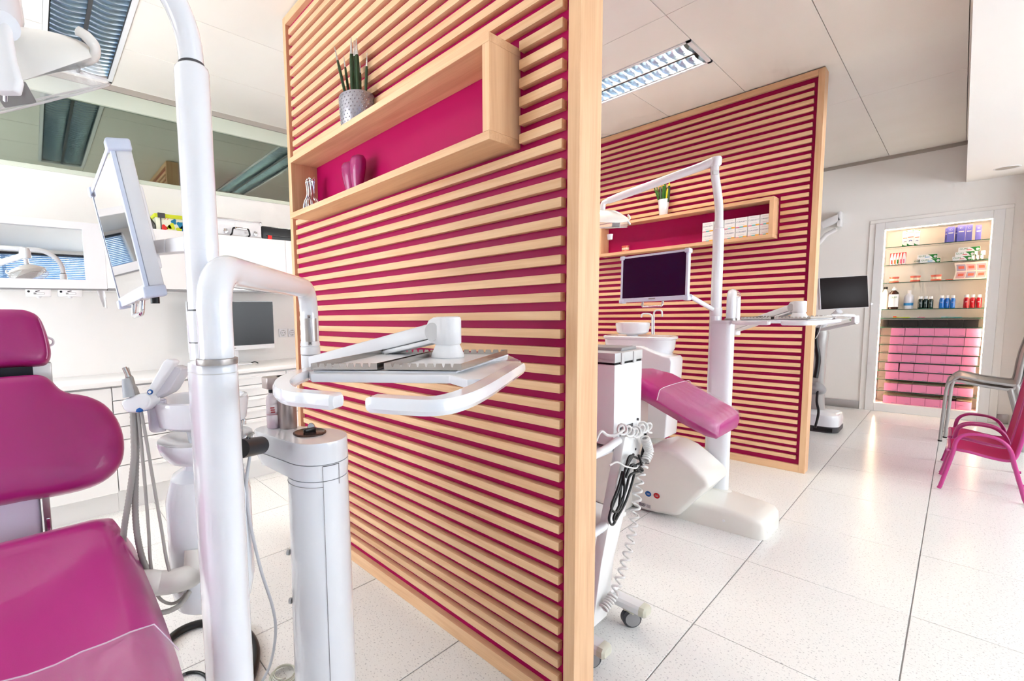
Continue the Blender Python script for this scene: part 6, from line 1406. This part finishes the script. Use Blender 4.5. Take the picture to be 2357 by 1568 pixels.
# pink boxes: eight rows of six
levels = [0.817, 0.725, 0.634, 0.538, 0.442, 0.349, 0.224, NZ0]
hts = [0.083, 0.083, 0.083, 0.083, 0.083, 0.083, 0.083, 0.083]
rown = ['top', 'second', 'third', 'fourth', 'fifth', 'sixth', 'seventh', 'bottom']; coln = ['first', 'second', 'third', 'fourth', 'fifth', 'sixth']
random.seed(21)
srcs = None
for r_, z in enumerate(levels):
    xl = -0.457-0.004*r_ + (-0.012 if r_ == 4 else 0)
    for c_ in range(6):
        x0 = xl+0.0995*c_+(0.008 if (r_ == 4 and c_ > 0) else 0)+random.uniform(-0.0008, 0.0008); x1 = x0+0.0975
        if x1 > NX1-0.012: x1 = NX1-0.012
        t = empty('pink_box', ((x0+x1)/2, SY+0.05, z+0.0005), 'pink filing box in the lit niche, %s row, %s from the partition side' % (rown[r_], coln[c_]), 'box', 'pink filing boxes in the niche')
        boxo('front', (x0, SY, z+0.0008), (x1, SY+0.004, z+hts[r_]), 'box_pink', t, 0.0008, 1)
        boxo('tray', (x0, SY+0.004, z+0.0008), (x1, SY+0.175, z+hts[r_]-0.006), 'box_pink', t)
        boxo('fine_print', (x1-0.036, SY-0.0006, z+0.010), (x1-0.008, SY, z+0.0125), 'print_grey', t)
        if r_ >= 6:
            tilt = 0.030 if (r_ == 7 and c_ == 4) else 0.014
            rr = [(x0, SY+0.012, z+hts[r_]+(0.006 if not (r_ == 7 and c_ > 3) else 0.012)), (x1, SY+0.012, z+hts[r_]+(0.004 if not (r_ == 7 and c_ == 4) else 0.030)), (x1, SY+0.17, z+hts[r_]+tilt), (x0, SY+0.17, z+hts[r_]+tilt)]
            MB().add(rr+[(a, b_, c-0.0015) for a, b_, c in rr], [(0, 1, 2, 3), (7, 6, 5, 4), (0, 4, 5, 1), (1, 5, 6, 2), (2, 6, 7, 3), (3, 7, 4, 0)]).build('open_lid', 'box_inside', t)
# ------------------------------------------------------------------ grey stacking chairs
def grey_chair(dz, dx, label):
    YF, YBk = 5.86, 6.30
    t = empty('stacking_chair', (0.15+dx, 6.08, 0), label, 'chair', 'stacked grey chairs')
    pr = [at(x, y, Y=YF) for x, y in ((2180, 893), (2184, 882), (2195, 876), (2215, 879), (2250, 887), (2290, 893), (2318, 897), (2334, 895), (2343, 885), (2348, 868), (2352, 845), (2360, 815), (2374, 780), (2385, 750))]
    pr = [V3((p.x+dx, 0, p.z+dz)) for p in spline([V3((p.x, 0, p.z)) for p in pr], 4)]
    rings = []
    for i, p in enumerate(pr):
        tn = (pr[min(i+1, len(pr)-1)]-pr[max(i-1, 0)]).normalized(); nn = V3((-tn.z, 0, tn.x))
        ring = []
        for k in range(9):
            f = k/8; sag = -0.012*(1-(2*f-1)**2); ring.append(p+nn*sag+V3((0, YF+0.006+(YBk-YF-0.012)*f, 0)))
        ring += [q-nn*0.006 for q in reversed(ring)]
        rings.append(ring)
    MB().loft(rings).build('shell', 'silver_paint', t, ang=60)
    for yy in (YF, YBk):
        fp = pr[0]; fl_ = at(2163, 1016, Z=0); 
        MB().tube([V3((fl_.x+dx, yy, dz)), V3((fp.x-0.004, yy, fp.z-0.03)), V3((pr[2].x, yy, pr[2].z-0.003))]+[V3((p.x, yy, p.z)) for p in pr[4::4]], 0.0105, 12).build('side_frame', 'silver_paint', t)
        rb = pr[int(len(pr)*0.55)]
        MB().tube([V3((rb.x-0.02, yy, rb.z-0.01)), V3((rb.x+0.03, yy, rb.z*0.5)), V3((rb.x+0.06, yy, dz))], 0.0125, 12).build('rear_leg', 'silver_paint', t)
        MB().lathe([(0.012, 0), (0.0125, 0.012)], (fl_.x+dx, yy, dz), n=12).build('foot_cap', 'black', t)
    return t
grey_chair(0.0, 0.0, 'grey stacking chair, the lower one of the pair by the lit niche')
grey_chair(0.034, 0.026, 'grey stacking chair, the upper one of the pair by the lit niche')
# ------------------------------------------------------------------ pink garden chairs for children
def pink_chair(y0, y1, label):
    YR = 4.338; t = empty('kids_chair', (0.2, (y0+y1)/2, 0), label, 'chair', 'pink metal armchairs')
    arm = [at(x, y, Y=YR) for x, y in ((2160, 1128), (2180, 1078), (2194, 1040), (2200, 1018), (2210, 1006), (2230, 1000), (2260, 1002), (2292, 1009), (2314, 1022), (2327, 1040), (2333, 1062), (2345, 1105), (2362, 1165), (2372, 1205))]
    rail = [at(x, y, Y=YR) for x, y in ((2180, 1036), (2196, 1036), (2230, 1042), (2270, 1053), (2300, 1060), (2322, 1063), (2336, 1058), (2346, 1038), (2360, 995), (2380, 930), (2395, 880))]
    arm = [V3((p.x, 0, max(p.z, 0.008))) for p in spline(arm, 4)]; rail = [V3((p.x, 0, p.z)) for p in spline(rail, 4)]
    for yy in (y0, y1):
        MB().tube([V3((p.x, yy, p.z)) for p in arm], 0.0095, 12).build('arm_frame', 'pink_paint', t)
        yr = yy+(0.018 if yy == y0 else -0.018)
        MB().tube([V3((p.x, yr, p.z)) for p in rail], 0.0085, 12).build('seat_rail', 'pink_paint', t)
        MB().tube([V3((rail[0].x, yr, rail[0].z)), V3((rail[0].x+0.005, yy, rail[0].z+0.004))], 0.007, 8).build('rail_joint', 'pink_paint', t)
    MB().tube([V3((rail[1].x, y0+0.018, rail[1].z)), V3((rail[1].x, y1-0.018, rail[1].z))], 0.0085, 12).build('front_bar', 'pink_paint', t)
    MB().tube([V3((rail[-1].x, y0+0.018, rail[-1].z)), V3((rail[-1].x, y1-0.018, rail[-1].z))], 0.0085, 12).build('top_bar', 'pink_paint', t)
    rings = []
    for i, p in enumerate(rail):
        tn = (rail[min(i+1, len(rail)-1)]-rail[max(i-1, 0)]).normalized(); nn = V3((-tn.z, 0, tn.x))
        row = [V3((p.x, y0+0.018+(y1-y0-0.036)*k/8, p.z))+nn*(0.006-0.012*(1-(2*k/8-1)**2)) for k in range(9)]
        rings.append(row+[q-nn*0.0025 for q in reversed(row)])
    MB().loft(rings).build('sling', 'pink_mesh', t, ang=60)
pink_chair(4.338, 4.690, 'small pink metal armchair with mesh seat, the nearer of the two')
pink_chair(4.745, 5.110, 'small pink metal armchair with mesh seat, the one nearer the lit niche')
